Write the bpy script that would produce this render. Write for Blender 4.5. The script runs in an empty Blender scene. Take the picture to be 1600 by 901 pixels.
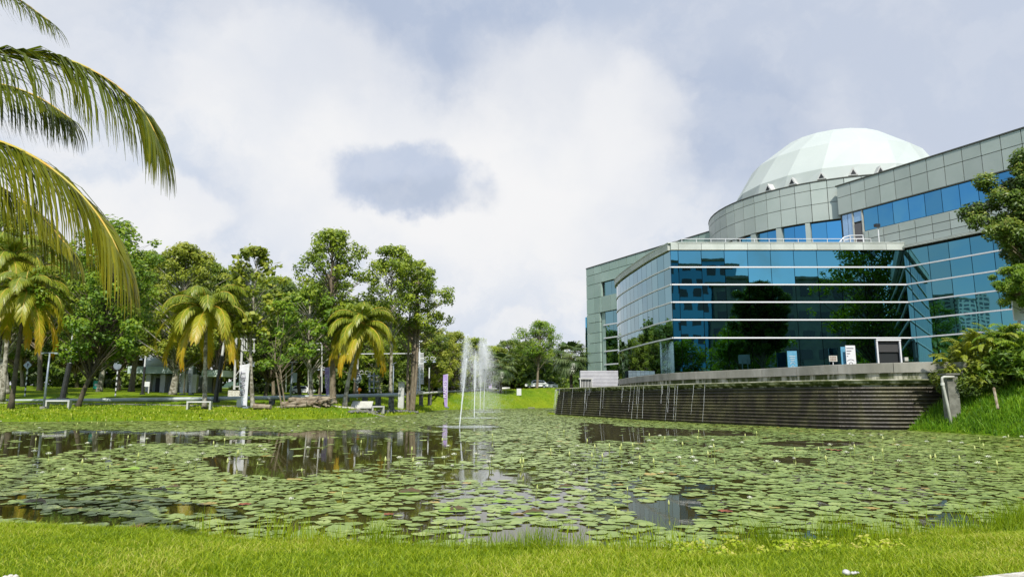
import bpy, math, random
import numpy as np
from mathutils import Vector, Matrix
random.seed(7); rng = np.random.default_rng(7)
R = math.radians
SC = bpy.context.scene
COL = SC.collection

# ------------------------------------------------------------------ camera
EYE = 1.6; F = 1067.0; TH = math.atan(171.5 / F); CT, ST = math.cos(TH), math.sin(TH)
cam_d = bpy.data.cameras.new('camera'); cam = bpy.data.objects.new('camera', cam_d); COL.objects.link(cam)
cam_d.sensor_width = 36; cam_d.lens = 36 * F / 1600; cam_d.clip_start = .1; cam_d.clip_end = 6000
cam.location = (0, 0, EYE); cam.rotation_euler = (math.pi / 2 + TH, 0, 0)
SC.camera = cam
def ray(px, py):
    dx = (px - 800) / F; dy = (450.5 - py) / F; Y = CT - dy * ST
    return dx / Y, (ST + dy * CT) / Y
def at(px, py, Y):
    a, b = ray(px, py); return Vector((a * Y, Y, EYE + b * Y))
def zat(py, Y): return EYE + ray(0, py)[1] * Y
def xat(px, py, Y): return ray(px, py)[0] * Y
def on_z(px, py, z=0.0):
    a, b = ray(px, py); Y = (z - EYE) / b; return (a * Y, Y)

# ------------------------------------------------------------------ light
SUN = Vector((0.06, -.64, .76)).normalized()
sd_ = bpy.data.lights.new('sun', 'SUN'); sd_.energy = 3.6; sd_.angle = R(.6); sd_.color = (1, .95, .86)
sun = bpy.data.objects.new('sun', sd_); COL.objects.link(sun)
sun.rotation_euler = SUN.to_track_quat('Z', 'Y').to_euler(); sun.location = (0, -20, 60)
SC.view_settings.view_transform = 'Standard'; SC.view_settings.look = 'None'
SC.view_settings.gamma = 1; SC.view_settings.use_curve_mapping = False
SC.view_settings.exposure = 0.68
SC.cycles.caustics_reflective = False; SC.cycles.caustics_refractive = False
SC.cycles.max_bounces = 6; SC.cycles.diffuse_bounces = 2; SC.cycles.glossy_bounces = 4
SC.cycles.transparent_max_bounces = 16

class NT:
    def __init__(s, tree): s.t = tree; s.n = tree.nodes; s.l = tree.links
    def node(s, typ, **kw):
        n = s.n.new(typ)
        for k, v in kw.items():
            if k in n.inputs.keys() if isinstance(k, str) else False: s.put(n.inputs[k], v)
            else: setattr(n, k, v)
        return n
    def put(s, sock, v):
        if hasattr(v, 'is_output'): s.l.new(v, sock)
        else: sock.default_value = v
    def math(s, op, a, b=0.0, c=0.0):
        n = s.n.new('ShaderNodeMath'); n.operation = op
        s.put(n.inputs[0], a); s.put(n.inputs[1], b); s.put(n.inputs[2], c); return n.outputs[0]
    def vmath(s, op, a, b=(0, 0, 0), out=0):
        n = s.n.new('ShaderNodeVectorMath'); n.operation = op
        s.put(n.inputs[0], a); s.put(n.inputs[1], b); return n.outputs[out]
    def noise(s, vec, scale, detail=5, rough=.55, out=0, dist=0):
        n = s.n.new('ShaderNodeTexNoise'); s.put(n.inputs['Vector'], vec)
        n.inputs['Scale'].default_value = scale; n.inputs['Detail'].default_value = detail
        n.inputs['Roughness'].default_value = rough; n.inputs['Distortion'].default_value = dist
        return n.outputs[out]
    def maprange(s, v, a, b, c=0.0, d=1.0, smooth=True):
        n = s.n.new('ShaderNodeMapRange'); n.interpolation_type = 'SMOOTHSTEP' if smooth else 'LINEAR'
        for i, x in enumerate((v, a, b, c, d)): s.put(n.inputs[i], x)
        return n.outputs[0]
    def mix(s, f, a, b, blend='MIX'):
        n = s.n.new('ShaderNodeMix'); n.data_type = 'RGBA'; n.blend_type = blend
        s.put(n.inputs[0], f)
        for i, v in ((6, a), (7, b)):
            if not hasattr(v, 'is_output') and len(v) == 3: v = (*v, 1)
            s.put(n.inputs[i], v)
        return n.outputs[2]
    def ramp(s, f, stops):
        n = s.n.new('ShaderNodeValToRGB'); e = n.color_ramp.elements
        while len(e) < len(stops): e.new(.5)
        for i, (p, c) in enumerate(stops): e[i].position = p; e[i].color = (*c, 1)
        s.put(n.inputs[0], f); return n.outputs[0]

W = bpy.data.worlds.new('World'); SC.world = W; W.use_nodes = True
w = NT(W.node_tree); w.n.clear()
sky = w.n.new('ShaderNodeTexSky'); sky.sky_type = 'NISHITA'; sky.sun_disc = False
sky.sun_elevation = math.asin(SUN.z); sky.sun_rotation = math.pi; sky.air_density = 1.2; sky.dust_density = .6; sky.ozone_density = 1.6
dirv = w.n.new('ShaderNodeTexCoord').outputs['Generated']
wn = w.noise(dirv, 5.0, 8, .6, out=1)
warp = w.vmath('SCALE', w.vmath('SUBTRACT', wn, (.5, .5, .5))); warp.node.inputs[3].default_value = .17
wd = w.vmath('ADD', dirv, warp)
def blob(px, py, rx, ry, soft=.35):
    a, b = ray(px, py); c = Vector((a, 1, b)).normalized()
    s_ = (F / rx, F / rx, F / ry)
    v = w.vmath('MULTIPLY', w.vmath('SUBTRACT', wd, tuple(c)), s_)
    L = w.vmath('LENGTH', v, out=1)
    return w.maprange(L, 1 - soft, 1 + soft, 1, 0)
sep = w.n.new('ShaderNodeSeparateXYZ'); w.put(sep.inputs[0], dirv)
WHITE = (5.2, 5.3, 5.5); BRIGHT = (5.75, 5.75, 5.8); GREY = (3.6, 4.05, 4.9); DARKC = (2.7, 3.2, 4.2)
n1 = w.noise(w.vmath('MULTIPLY', wd, (1, 1, 1.7)), 3.2, 9, .58)
base = w.mix(w.maprange(n1, .44, .57), (4.35, 4.7, 5.3), WHITE)
def over(col, m, c, k=1.0):
    return w.mix(w.math('MULTIPLY', m, k), col, c)
fine = w.noise(wd, 11.0, 7, .6)
base = w.mix(w.maprange(fine, .44, .60, 0, .4), base, BRIGHT)
base = over(base, blob(800, 40, 520, 150, .5), DARKC, .72)
base = over(base, blob(690, 40, 200, 120, .4), DARKC, .65)
base = over(base, blob(1350, 130, 340, 190, .45), (3.45, 3.85, 4.65), .95)
base = over(base, blob(1140, 200, 110, 90, .4), DARKC, .6)
base = over(base, blob(960, 330, 60, 110, .6), GREY, .4)
base = over(base, blob(330, 320, 60, 60, .5), GREY, .55)
base = over(base, blob(190, 90, 220, 70, .5), GREY, .5)
base = over(base, blob(1010, 200, 80, 80, .3), BRIGHT, .5)
base = over(base, blob(880, 190, 150, 130, .35), BRIGHT, .6)
base = over(base, blob(480, 180, 170, 130, .25), BRIGHT, .6)
base = over(base, blob(800, 330, 190, 130, .5), BRIGHT, .7)
base = over(base, blob(230, 330, 100, 45, .2), BRIGHT, .7)
base = over(base, blob(470, 340, 100, 60, .5), BRIGHT, .5)
base = over(base, blob(628, 280, 190, 120, .4), BRIGHT, .7)
base = over(base, blob(628, 276, 116, 58, .2), (3.35, 3.8, 4.7), .95)
base = over(base, blob(650, 302, 90, 26, .5), (2.85, 3.3, 4.15), .6)
base = w.mix(w.maprange(fine, .44, .62, 0, .12), base, BRIGHT)
billow = w.noise(dirv, 6.0, 6, .55)
base = w.mix(w.maprange(billow, .46, .66, 0, .28), base, w.mix(.5, base, (3.6, 4.1, 5.0)))
base = w.mix(w.maprange(billow, .50, .34, 0, .16), base, BRIGHT)
# the rest of the sky, beside and behind the camera, is bluer with broken cloud
back = w.maprange(sep.outputs[1], .45, .05, 0, 1)
nb = w.noise(wd, 2.4, 8, .6)
skyc = w.vmath('MULTIPLY', sky.outputs[0], (1.0, 1.05, 1.15))
backc = w.mix(w.maprange(nb, .50, .66), skyc, (5.2, 5.4, 5.8))
final = w.mix(back, base, backc)
bg = w.n.new('ShaderNodeBackground'); w.put(bg.inputs[0], final); bg.inputs[1].default_value = .1
wo = w.n.new('ShaderNodeOutputWorld'); w.l.new(bg.outputs[0], wo.inputs[0])

# ------------------------------------------------------------------ helpers
def tag(o, label=None, cat=None, group=None, kind=None):
    if label: o['label'] = label
    if cat: o['category'] = cat
    if group: o['group'] = group
    if kind: o['kind'] = kind
    return o
def empty(name, loc, label, cat, group=None, rz=0, kind=None):
    o = bpy.data.objects.new(name, None); COL.objects.link(o); o.location = loc; o.rotation_euler = (0, 0, rz)
    o.empty_display_size = .3
    return tag(o, label, cat, group, kind)
def copy_tree(o, parent=None):
    c = o.copy(); COL.objects.link(c); c.parent = parent
    for ch in o.children: copy_tree(ch, c)
    return c
class MB:
    def __init__(s): s.v = []; s.f = []
    def add(s, vs, fs):
        n = len(s.v); s.v += [tuple(v) for v in vs]; s.f += [tuple(i + n for i in f) for f in fs]; return s
    def box(s, c, size, rz=0, M=None):
        x, y, z = [k / 2 for k in size]; c = Vector(c)
        vs = [Vector((a, b, d)) for d in (-z, z) for a, b in ((-x, -y), (x, -y), (x, y), (-x, y))]
        rot = M if M is not None else Matrix.Rotation(rz, 3, 'Z')
        return s.add([rot @ v + c for v in vs], [(3, 2, 1, 0), (4, 5, 6, 7), (0, 1, 5, 4), (1, 2, 6, 5), (2, 3, 7, 6), (3, 0, 4, 7)])
    def tube(s, pts, rad, n=8, cap=True):
        pts = [Vector(p) for p in pts]
        if not hasattr(rad, '__len__'): rad = [rad] * len(pts)
        base = len(s.v); prev = None
        for i, p in enumerate(pts):
            t = (pts[min(i + 1, len(pts) - 1)] - pts[max(i - 1, 0)]).normalized()
            if prev is None:
                u = t.orthogonal().normalized()
            else:
                u = (prev - t * prev.dot(t)).normalized()
            prev = u; v = t.cross(u)
            for k in range(n):
                a = 2 * math.pi * k / n; s.v.append(tuple(p + (u * math.cos(a) + v * math.sin(a)) * rad[i]))
        for i in range(len(pts) - 1):
            for k in range(n):
                a = base + i * n + k; b = base + i * n + (k + 1) % n
                s.f.append((a, b, b + n, a + n))
        if cap:
            s.f.append(tuple(base + k for k in reversed(range(n))))
            s.f.append(tuple(base + (len(pts) - 1) * n + k for k in range(n)))
        return s
    def prism(s, poly, z0, z1):
        n = len(poly); vs = [(x, y, z0) for x, y in poly] + [(x, y, z1) for x, y in poly]
        fs = [tuple(reversed(range(n))), tuple(range(n, 2 * n))] + [(i, (i + 1) % n, n + (i + 1) % n, n + i) for i in range(n)]
        return s.add(vs, fs)
    def lathe(s, c, prof, n=16, rot=0, close=True):
        c = Vector(c); base = len(s.v)
        for r, z in prof:
            for k in range(n):
                a = 2 * math.pi * k / n + rot; s.v.append((c.x + r * math.cos(a), c.y + r * math.sin(a), c.z + z))
        for i in range(len(prof) - 1):
            for k in range(n):
                a = base + i * n + k; b = base + i * n + (k + 1) % n
                s.f.append((a, b, b + n, a + n))
        if close:
            s.f.append(tuple(base + k for k in reversed(range(n)))); s.f.append(tuple(base + (len(prof) - 1) * n + k for k in range(n)))
        return s
    def sweep(s, path, prof, closed=False):
        # path: xy points; prof: (offset to the outside, z)
        P = [Vector((p[0], p[1])) for p in path]; nrm = []
        for i in range(len(P)):
            t = (P[min(i + 1, len(P) - 1)] - P[max(i - 1, 0)]).normalized(); nrm.append(Vector((t.y, -t.x)))
        m = len(prof); base = len(s.v)
        for p, n in zip(P, nrm):
            for o, z in prof: s.v.append((p.x + n.x * o, p.y + n.y * o, z))
        for i in range(len(P) - 1):
            for k in range(m if closed else m - 1):
                a = base + i * m + k; b = base + i * m + (k + 1) % m
                s.f.append((a, b, b + m, a + m))
        if closed:
            s.f.append(tuple(base + k for k in range(m))); s.f.append(tuple(base + (len(P) - 1) * m + k for k in reversed(range(m))))
        return s
    def build(s, name, m, parent=None, smooth=False, loc=None):
        me = bpy.data.meshes.new(name); v = s.v
        if loc is not None: v = [(a - loc[0], b - loc[1], c - loc[2]) for a, b, c in v]
        me.from_pydata(v, [], s.f); me.update()
        if smooth: me.polygons.foreach_set('use_smooth', [True] * len(me.polygons))
        return link(name, me, m, parent, loc)
def link(name, me, m, parent=None, loc=None):
    if m: me.materials.append(m)
    o = bpy.data.objects.new(name, me); COL.objects.link(o)
    if parent is not None: o.parent = parent
    if loc is not None: o.location = loc
    return o
def qmesh(name, V, n_per=4, attr=None, attrname='v', extra=None):
    """V: (N, n_per, 3) -> mesh of N polygons"""
    N = V.shape[0]; me = bpy.data.meshes.new(name)
    me.vertices.add(N * n_per); me.vertices.foreach_set('co', V.reshape(-1).astype('f'))
    me.loops.add(N * n_per); me.loops.foreach_set('vertex_index', np.arange(N * n_per, dtype='i'))
    me.polygons.add(N); me.polygons.foreach_set('loop_start', np.arange(0, N * n_per, n_per, dtype='i'))
    me.polygons.foreach_set('loop_total', np.full(N, n_per, dtype='i'))
    if attr is not None:
        a = me.attributes.new(attrname, 'FLOAT', 'FACE'); a.data.foreach_set('value', attr.astype('f'))
    me.update(calc_edges=True); return me
def gmesh(name, V, Fq, attr=None):
    """shared-vertex quads"""
    me = bpy.data.meshes.new(name); me.vertices.add(len(V)); me.vertices.foreach_set('co', V.reshape(-1).astype('f'))
    N = len(Fq); me.loops.add(N * 4); me.loops.foreach_set('vertex_index', Fq.reshape(-1).astype('i'))
    me.polygons.add(N); me.polygons.foreach_set('loop_start', np.arange(0, N * 4, 4, dtype='i'))
    me.polygons.foreach_set('loop_total', np.full(N, 4, dtype='i'))
    if attr is not None:
        a = me.attributes.new('v', 'FLOAT', 'FACE'); a.data.foreach_set('value', attr.astype('f'))
    me.update(calc_edges=True); return me

def mat(name, c1, c2=None, scale=2.0, rough=.7, metal=0.0, spec=.4, bump=0.0, bscale=None, detail=6, lo=.35, hi=.65, emit=None, stretch=None):
    m = bpy.data.materials.new(name); m.use_nodes = True; t = NT(m.node_tree); b = t.n['Principled BSDF']
    b.inputs['Roughness'].default_value = rough; b.inputs['Metallic'].default_value = metal
    b.inputs['Specular IOR Level'].default_value = spec
    co = t.n.new('ShaderNodeTexCoord').outputs['Object']
    if stretch: co = t.vmath('MULTIPLY', co, stretch)
    if c2 is not None:
        t.put(b.inputs['Base Color'], t.mix(t.maprange(t.noise(co, scale, detail, .6), lo, hi), c1, c2))
    else: b.inputs['Base Color'].default_value = (*c1, 1)
    if bump:
        bn = t.n.new('ShaderNodeBump'); bn.inputs['Strength'].default_value = bump; bn.inputs['Distance'].default_value = .05
        t.put(bn.inputs['Height'], t.noise(co, bscale or scale * 4, 6, .6)); t.l.new(bn.outputs[0], b.inputs['Normal'])
    return m
def leafmat(name, stops, trans=.35, rough=.5, spec=.35):
    m = bpy.data.materials.new(name); m.use_nodes = True; t = NT(m.node_tree); b = t.n['Principled BSDF']
    at_ = t.n.new('ShaderNodeAttribute'); at_.attribute_name = 'v'
    c = t.ramp(at_.outputs['Fac'], stops)
    t.put(b.inputs['Base Color'], c); b.inputs['Roughness'].default_value = rough; b.inputs['Specular IOR Level'].default_value = spec
    tr = t.n.new('ShaderNodeBsdfTranslucent'); t.put(tr.inputs[0], t.mix(1.0, c, (1.25, 1.2, .55), 'MULTIPLY'))
    ms = t.n.new('ShaderNodeMixShader'); ms.inputs[0].default_value = trans
    t.l.new(b.outputs[0], ms.inputs[1]); t.l.new(tr.outputs[0], ms.inputs[2])
    t.l.new(ms.outputs[0], t.n['Material Output'].inputs[0]); return m

M = {}
M['conc'] = mat('concrete', (.30, .29, .25), (.19, .185, .15), .6, .85, bump=.3, bscale=9, stretch=(1, 1, .35))
M['coping'] = mat('weathered_coping', (.42, .40, .33), (.16, .17, .08), 1.3, .85, bump=.3, bscale=9)
M['white'] = mat('white_paint', (.52, .52, .50), (.42, .42, .40), 1.2, .5)
M['offwhite'] = mat('cream_paint', (.46, .46, .40), (.36, .36, .32), 2, .6)
M['bright'] = mat('white_trim', (.60, .61, .62), None, rough=.35)
M['grey'] = mat('grey_steel', (.23, .27, .31), (.17, .20, .24), 3, .45, .2)
M['black'] = mat('black_steel', (.02, .021, .022), (.035, .035, .035), 4, .4)
M['dark'] = mat('dark_recess', (.012, .015, .016), None, rough=.6)
M['cladding'] = mat('green_grey_cladding', (.385, .425, .39), (.33, .375, .34), .22, .42, .15, .5)
M['cladside'] = mat('green_cladding', (.31, .40, .35), (.265, .36, .31), .25, .45, .1, .5)
M['roofband'] = mat('roof_edge', (.45, .48, .44), (.36, .39, .35), .5, .5)
def per_panel(m, amt):
    t = NT(m.node_tree); b = t.n['Principled BSDF']; g = t.n.new('ShaderNodeNewGeometry'); sk = b.inputs['Base Color']
    src = sk.links[0].from_socket if sk.links else tuple(sk.default_value)
    v = t.maprange(g.outputs['Random Per Island'], 0, 1, 1 - amt, 1 + amt, False); c = t.n.new('ShaderNodeCombineColor')
    for k in range(3): t.l.new(v, c.inputs[k])
    t.put(sk, t.mix(1.0, src, c.outputs[0], 'MULTIPLY'))
for k_ in ('cladding', 'cladside', 'roofband'): per_panel(M[k_], .09)
M['joint'] = mat('joint', (.06, .065, .055), None, rough=.8)
M['dome'] = mat('dome_skin', (.43, .465, .44), (.39, .43, .405), .12, .6)
M['pipe'] = mat('painted_pipe', (.42, .46, .45), (.28, .32, .31), .7, .45)
M['pipew'] = mat('pale_pipe', (.66, .66, .62), (.5, .5, .45), .8, .45)
M['purple'] = mat('purple_cloth', (.30, .21, .46), (.38, .29, .55), 1.5, .8)
M['flagw'] = mat('white_cloth', (.60, .60, .64), (.52, .52, .56), 1.5, .8)
M['ink'] = mat('print_ink', (.06, .055, .09), None, rough=.7)
M['inkw'] = mat('white_print', (.75, .72, .78), None, rough=.7)
M['teal'] = mat('teal_plastic', (.02, .36, .25), (.02, .28, .2), 3, .5)
M['orange'] = mat('orange_plastic', (.75, .24, .02), None, rough=.5)
M['red'] = mat('red_paint', (.45, .02, .02), None, rough=.3)
M['poster'] = mat('blue_poster', (.07, .24, .36), (.12, .3, .42), 6, .4)
M['bark'] = mat('bark', (.13, .10, .065), (.22, .185, .13), 2.5, .9, bump=.6, bscale=12, stretch=(3, 3, .8))
M['barkpale'] = mat('pale_bark', (.36, .34, .28), (.12, .11, .075), 3.2, .9, bump=.4, bscale=12, lo=.4, hi=.6)
M['barkdark'] = mat('dark_bark', (.055, .045, .03), (.11, .09, .06), 3, .9, bump=.6, bscale=10)
M['wood'] = mat('rotting_wood', (.14, .10, .06), (.28, .24, .17), 3, .9, bump=.6, bscale=10)
M['rock'] = mat('dark_rock', (.05, .05, .045), (.16, .16, .14), 3, .9, bump=.8, bscale=9)
M['stone'] = mat('pale_stone', (.62, .60, .55), (.40, .37, .30), 9, .9, bump=.6, bscale=30)
M['coconut'] = mat('coconut_husk', (.62, .26, .03), (.45, .28, .04), 5, .6)
M['carw'] = mat('white_car_paint', (.8, .8, .8), None, rough=.15, spec=.6)
M['carr'] = mat('red_car_paint', (.3, .03, .03), None, rough=.15, spec=.6)
M['cars'] = mat('silver_car_paint', (.42, .46, .5), None, rough=.2, metal=.5)
M['glassdk'] = mat('dark_window', (.02, .03, .035), None, rough=.05, spec=.8)
M['rubber'] = mat('rubber', (.02, .02, .02), None, rough=.8)
M['petal'] = mat('white_petal', (.66, .66, .50), (.62, .64, .54), 6, .5)
M['bud'] = mat('yellow_bud', (.36, .42, .10), (.46, .48, .20), 20, .5)
M['stalk'] = mat('green_stalk', (.16, .24, .05), (.22, .20, .06), 5, .5)
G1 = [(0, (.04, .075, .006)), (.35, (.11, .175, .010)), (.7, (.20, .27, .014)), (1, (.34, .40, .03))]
M['leaf'] = leafmat('tree_leaf', G1)
M['leafy'] = leafmat('yellow_green_leaf', [(0, (.06, .095, .008)), (.35, (.15, .195, .012)), (.7, (.25, .295, .02)), (1, (.37, .38, .05))])
M['leafb'] = leafmat('fresh_leaf', [(0, (.035, .085, .005)), (.35, (.09, .18, .009)), (.7, (.17, .27, .013)), (1, (.30, .38, .03))])
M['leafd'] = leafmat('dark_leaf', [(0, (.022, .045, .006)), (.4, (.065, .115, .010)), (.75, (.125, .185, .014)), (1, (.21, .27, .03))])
M['leafr'] = leafmat('glossy_leaf', [(0, (.03, .06, .008)), (.4, (.065, .12, .014)), (.75, (.13, .20, .022)), (1, (.28, .30, .06))], .3, .42, .35)
M['palm'] = leafmat('palm_leaf', [(0, (.05, .10, .012)), (.3, (.17, .23, .016)), (.55, (.34, .34, .02)), (.8, (.48, .32, .015)), (1, (.60, .23, .008))], .35, .4, .45)
M['palmn'] = leafmat('near_palm_leaf', [(0, (.04, .075, .012)), (.4, (.12, .155, .012)), (.7, (.27, .26, .018)), (1, (.50, .38, .03))], .4, .4, .45)
M['fan'] = leafmat('fan_palm_leaf', [(0, (.03, .06, .015)), (.5, (.07, .12, .03)), (1, (.18, .23, .08))], .2, .35, .6)
M['rachis'] = mat('palm_midrib', (.42, .36, .05), (.5, .28, .03), 3, .5)
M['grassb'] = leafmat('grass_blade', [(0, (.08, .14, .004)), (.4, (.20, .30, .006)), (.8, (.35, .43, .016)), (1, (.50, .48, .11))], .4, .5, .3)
M['grassr'] = leafmat('tall_grass_blade', [(0, (.05, .12, .006)), (.5, (.12, .27, .010)), (1, (.24, .40, .02))], .4, .5, .3)

def shadeless_lawn():
    m = bpy.data.materials.new('lawn'); m.use_nodes = True; t = NT(m.node_tree); b = t.n['Principled BSDF']
    co = t.n.new('ShaderNodeTexCoord').outputs['Object']
    a = t.mix(t.maprange(t.noise(co, .12, 5, .6), .35, .65), (.12, .21, .008), (.21, .27, .010))
    a = t.mix(t.maprange(t.noise(co, .9, 6, .65), .45, .72, 0, .6), a, (.07, .135, .008))
    a = t.mix(t.maprange(t.noise(co, .33, 5, .7), .60, .72, 0, .75), a, (.26, .20, .05))
    a = t.mix(t.maprange(t.noise(co, 14, 4, .7), .3, .75, 0, .5), a, (.05, .10, .005))
    sz = t.n.new('ShaderNodeSeparateXYZ'); t.put(sz.inputs[0], co)
    a = t.mix(t.maprange(sz.outputs[2], .05, -.06), a, (.035, .028, .014))
    t.put(b.inputs['Base Color'], a); b.inputs['Roughness'].default_value = .95; b.inputs['Specular IOR Level'].default_value = .1
    bn = t.n.new('ShaderNodeBump'); bn.inputs['Strength'].default_value = .9; bn.inputs['Distance'].default_value = .15
    t.put(bn.inputs['Height'], t.noise(co, 5, 7, .7)); t.l.new(bn.outputs[0], b.inputs['Normal']); return m
M['lawn'] = shadeless_lawn()
def water():
    m = bpy.data.materials.new('pond_water'); m.use_nodes = True; t = NT(m.node_tree); b = t.n['Principled BSDF']
    b.inputs['Base Color'].default_value = (.05, .043, .013, 1); b.inputs['Roughness'].default_value = .02; b.inputs['IOR'].default_value = 1.33
    b.inputs['Specular IOR Level'].default_value = .62
    co = t.n.new('ShaderNodeTexCoord').outputs['Object']
    bn = t.n.new('ShaderNodeBump'); bn.inputs['Distance'].default_value = .02
    fx, fy = on_z(720, 668); 
    d = t.vmath('LENGTH', t.vmath('SUBTRACT', co, (fx + .5, fy + 6, 0)), out=1)
    st = t.maprange(d, 3, 20, .55, .05); t.put(bn.inputs['Strength'], st)
    h = t.math('ADD', t.noise(t.vmath('MULTIPLY', co, (1, .6, 1)), 2.2, 3, .5), t.math('MULTIPLY', t.noise(co, 9, 2, .5), .25))
    t.put(bn.inputs['Height'], h); t.l.new(bn.outputs[0], b.inputs['Normal']); return m
M['water'] = water()
def glass(name, f0, rough=.012, wav=.02):
    m = bpy.data.materials.new(name); m.use_nodes = True; t = NT(m.node_tree); b = t.n['Principled BSDF']
    b.inputs['Metallic'].default_value = 1; b.inputs['Base Color'].default_value = (*f0, 1); b.inputs['Roughness'].default_value = rough
    co = t.n.new('ShaderNodeTexCoord').outputs['Object']
    bn = t.n.new('ShaderNodeBump'); bn.inputs['Strength'].default_value = wav; bn.inputs['Distance'].default_value = .1
    t.put(bn.inputs['Height'], t.noise(co, .7, 2, .4)); t.l.new(bn.outputs[0], b.inputs['Normal']); return m
M['glass'] = glass('reflective_teal_glass', (.10, .26, .31))
M['glassb'] = glass('reflective_blue_glass', (.10, .30, .44))
M['glassd'] = glass('reflective_dark_glass', (.15, .29, .34))

for k_ in ('glass', 'glassb', 'glassd'): per_panel(M[k_], .13)
per_panel(M['conc'], .08)
# ------------------------------------------------------------------ ground and pond
near = [on_z(x, y) for x, y in ((-700, 800), (-300, 815), (0, 824), (150, 829), (400, 848), (600, 858), (750, 863), (1000, 868), (1100, 868), (1200, 852), (1350, 846), (1450, 842), (1560, 828), (1620, 815), (1800, 795))]
right = [(26, 12), (30, 18), (28, 24), on_z(1640, 688), on_z(1560, 681), on_z(1480, 676), on_z(1420, 672.5)]
WALL_PX = [(1505, 671.5), (1400, 671.2), (1300, 670), (1180, 664.5), (1090, 660.5), (1000, 655.5), (930, 651), (888, 648.6), (868, 647)]
wall = [on_z(*p) for p in WALL_PX]
we = wall[-1]
wall_full = wall + [(we[0] - .1, we[1] + 1.6), (we[0] + .7, we[1] + 3.4), (we[0] + 2.6, we[1] + 5), (we[0] + 6, we[1] + 6), (we[0] + 12, we[1] + 6)]
pond_wall = [(x + 1.1, y + 1.2) for x, y in wall[1:]] + [(we[0] + 1.1, we[1] + 2), (we[0] + 3.5, we[1] + 3.8), (we[0] + 7, we[1] + 7.5), (we[0] + 9, we[1] + 20)]
far = [on_z(x, y) for x, y in ((905, 638), (860, 637.0), (760, 638.5), (692, 640), (662, 644), (640, 647), (580, 651.5), (500, 654.5), (300, 657), (0, 659), (-300, 660.5), (-700, 663))]
POND = np.array(near + right + pond_wall + far)
def sdist(X, Y):
    P = POND; Q = np.roll(P, -1, 0); d = np.full(X.shape, 1e9); inside = np.zeros(X.shape, bool)
    for (ax, ay), (bx, by) in zip(P, Q):
        ex, ey = bx - ax, by - ay; L = ex * ex + ey * ey + 1e-12
        t = np.clip(((X - ax) * ex + (Y - ay) * ey) / L, 0, 1)
        d = np.minimum(d, np.hypot(X - ax - t * ex, Y - ay - t * ey))
        c = ((ay > Y) != (by > Y)) & (X < (bx - ax) * (Y - ay) / (by - ay + 1e-12) + ax); inside ^= c
    return np.where(inside, -d, d)
def sst(x, a, b):
    t = np.clip((x - a) / (b - a), 0, 1); return t * t * (3 - 2 * t)
def height(X, Y):
    X = np.asarray(X, float); Y = np.asarray(Y, float); s = sdist(X, Y); a = X / np.maximum(Y, 1)
    left = np.interp(s, [0, .6, 2, 8, 14, 28, 60, 120, 400, 2000], [0, .12, .3, .6, 1.0, 2.0, 3.2, 4.6, 8, 8])
    cz = np.interp(a, [-.15, -.094, .04], [2.1, 2.5, 3.5])
    mid = cz * np.interp(s, [0, 1, 3, 8, 12, 60, 400, 2000], [0, .1, .38, .93, 1, 1.15, 2, 2])
    rt = np.interp(s, [0, .3, 1.2, 2.2, 3.5, 6, 60, 2000], [0, .25, .95, 1.7, 2.3, 2.7, 2.9, 4])
    nr = np.interp(s, [0, .5, 2, 8, 60, 2000], [0, .10, .24, .34, 1.0, 4])
    wm = sst(a, -.36, -.2); z = left * (1 - wm) + mid * wm
    wr = sst(a, .10, .16) ; z = z * (1 - wr) + rt * wr
    wn_ = 1 - sst(Y, 12, 20); z = z * (1 - wn_) + nr * wn_
    z = np.where(s < 0, np.maximum(-.6, s * .35), z)
    n = np.sin(X * .9 + 1.3 * np.sin(Y * .7)) * np.cos(Y * 1.1 + X * .4) * .035
    # platform behind the cascade wall stays just below its paving
    plat = (a > .09) & (Y > 30) & (s > 0) & (s < 60)
    z = np.where(plat & (Y > 33), np.minimum(z, 2.3), z)
    return z + np.where(s > .3, n, 0)
def H(x, y): return float(height(np.array([x]), np.array([y]))[0])
th = np.concatenate([np.arange(-52, 52, .3), np.arange(52, 308, 2.0)]); th = np.radians(th)
rr = np.concatenate([[.3], np.geomspace(1.2, 200, 230), np.geomspace(210, 3000, 24)])
TT, RR = np.meshgrid(th, rr); GX = RR * np.sin(TT); GY = RR * np.cos(TT); GZ = height(GX, GY)
V = np.stack([GX, GY, GZ], -1).reshape(-1, 3); nr_, nt_ = GX.shape
i, j = np.meshgrid(np.arange(nr_ - 1), np.arange(nt_), indexing='ij'); j2 = (j + 1) % nt_
Fq = np.stack([i * nt_ + j, i * nt_ + j2, (i + 1) * nt_ + j2, (i + 1) * nt_ + j], -1).reshape(-1, 4)[:, ::-1]
gm = gmesh('ground', V, Fq); gm.polygons.foreach_set('use_smooth', [True] * len(gm.polygons))
tag(link('ground', gm, M['lawn']), kind='structure')
wm_ = MB().add([(-140, 5, 0), (60, 5, 0), (60, 135, 0), (-140, 135, 0)], [(0, 1, 2, 3)])
tag(wm_.build('water', M['water']), kind='structure')
# pavement corner at the lower right
cxy = [on_z(x, y, .42) for x, y in ((1500, 903), (1620, 890), (1700, 930), (1500, 940))]
pv = MB().prism(cxy, .25, .42); tag(pv.build('pavement', M['stone']), kind='structure')
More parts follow.
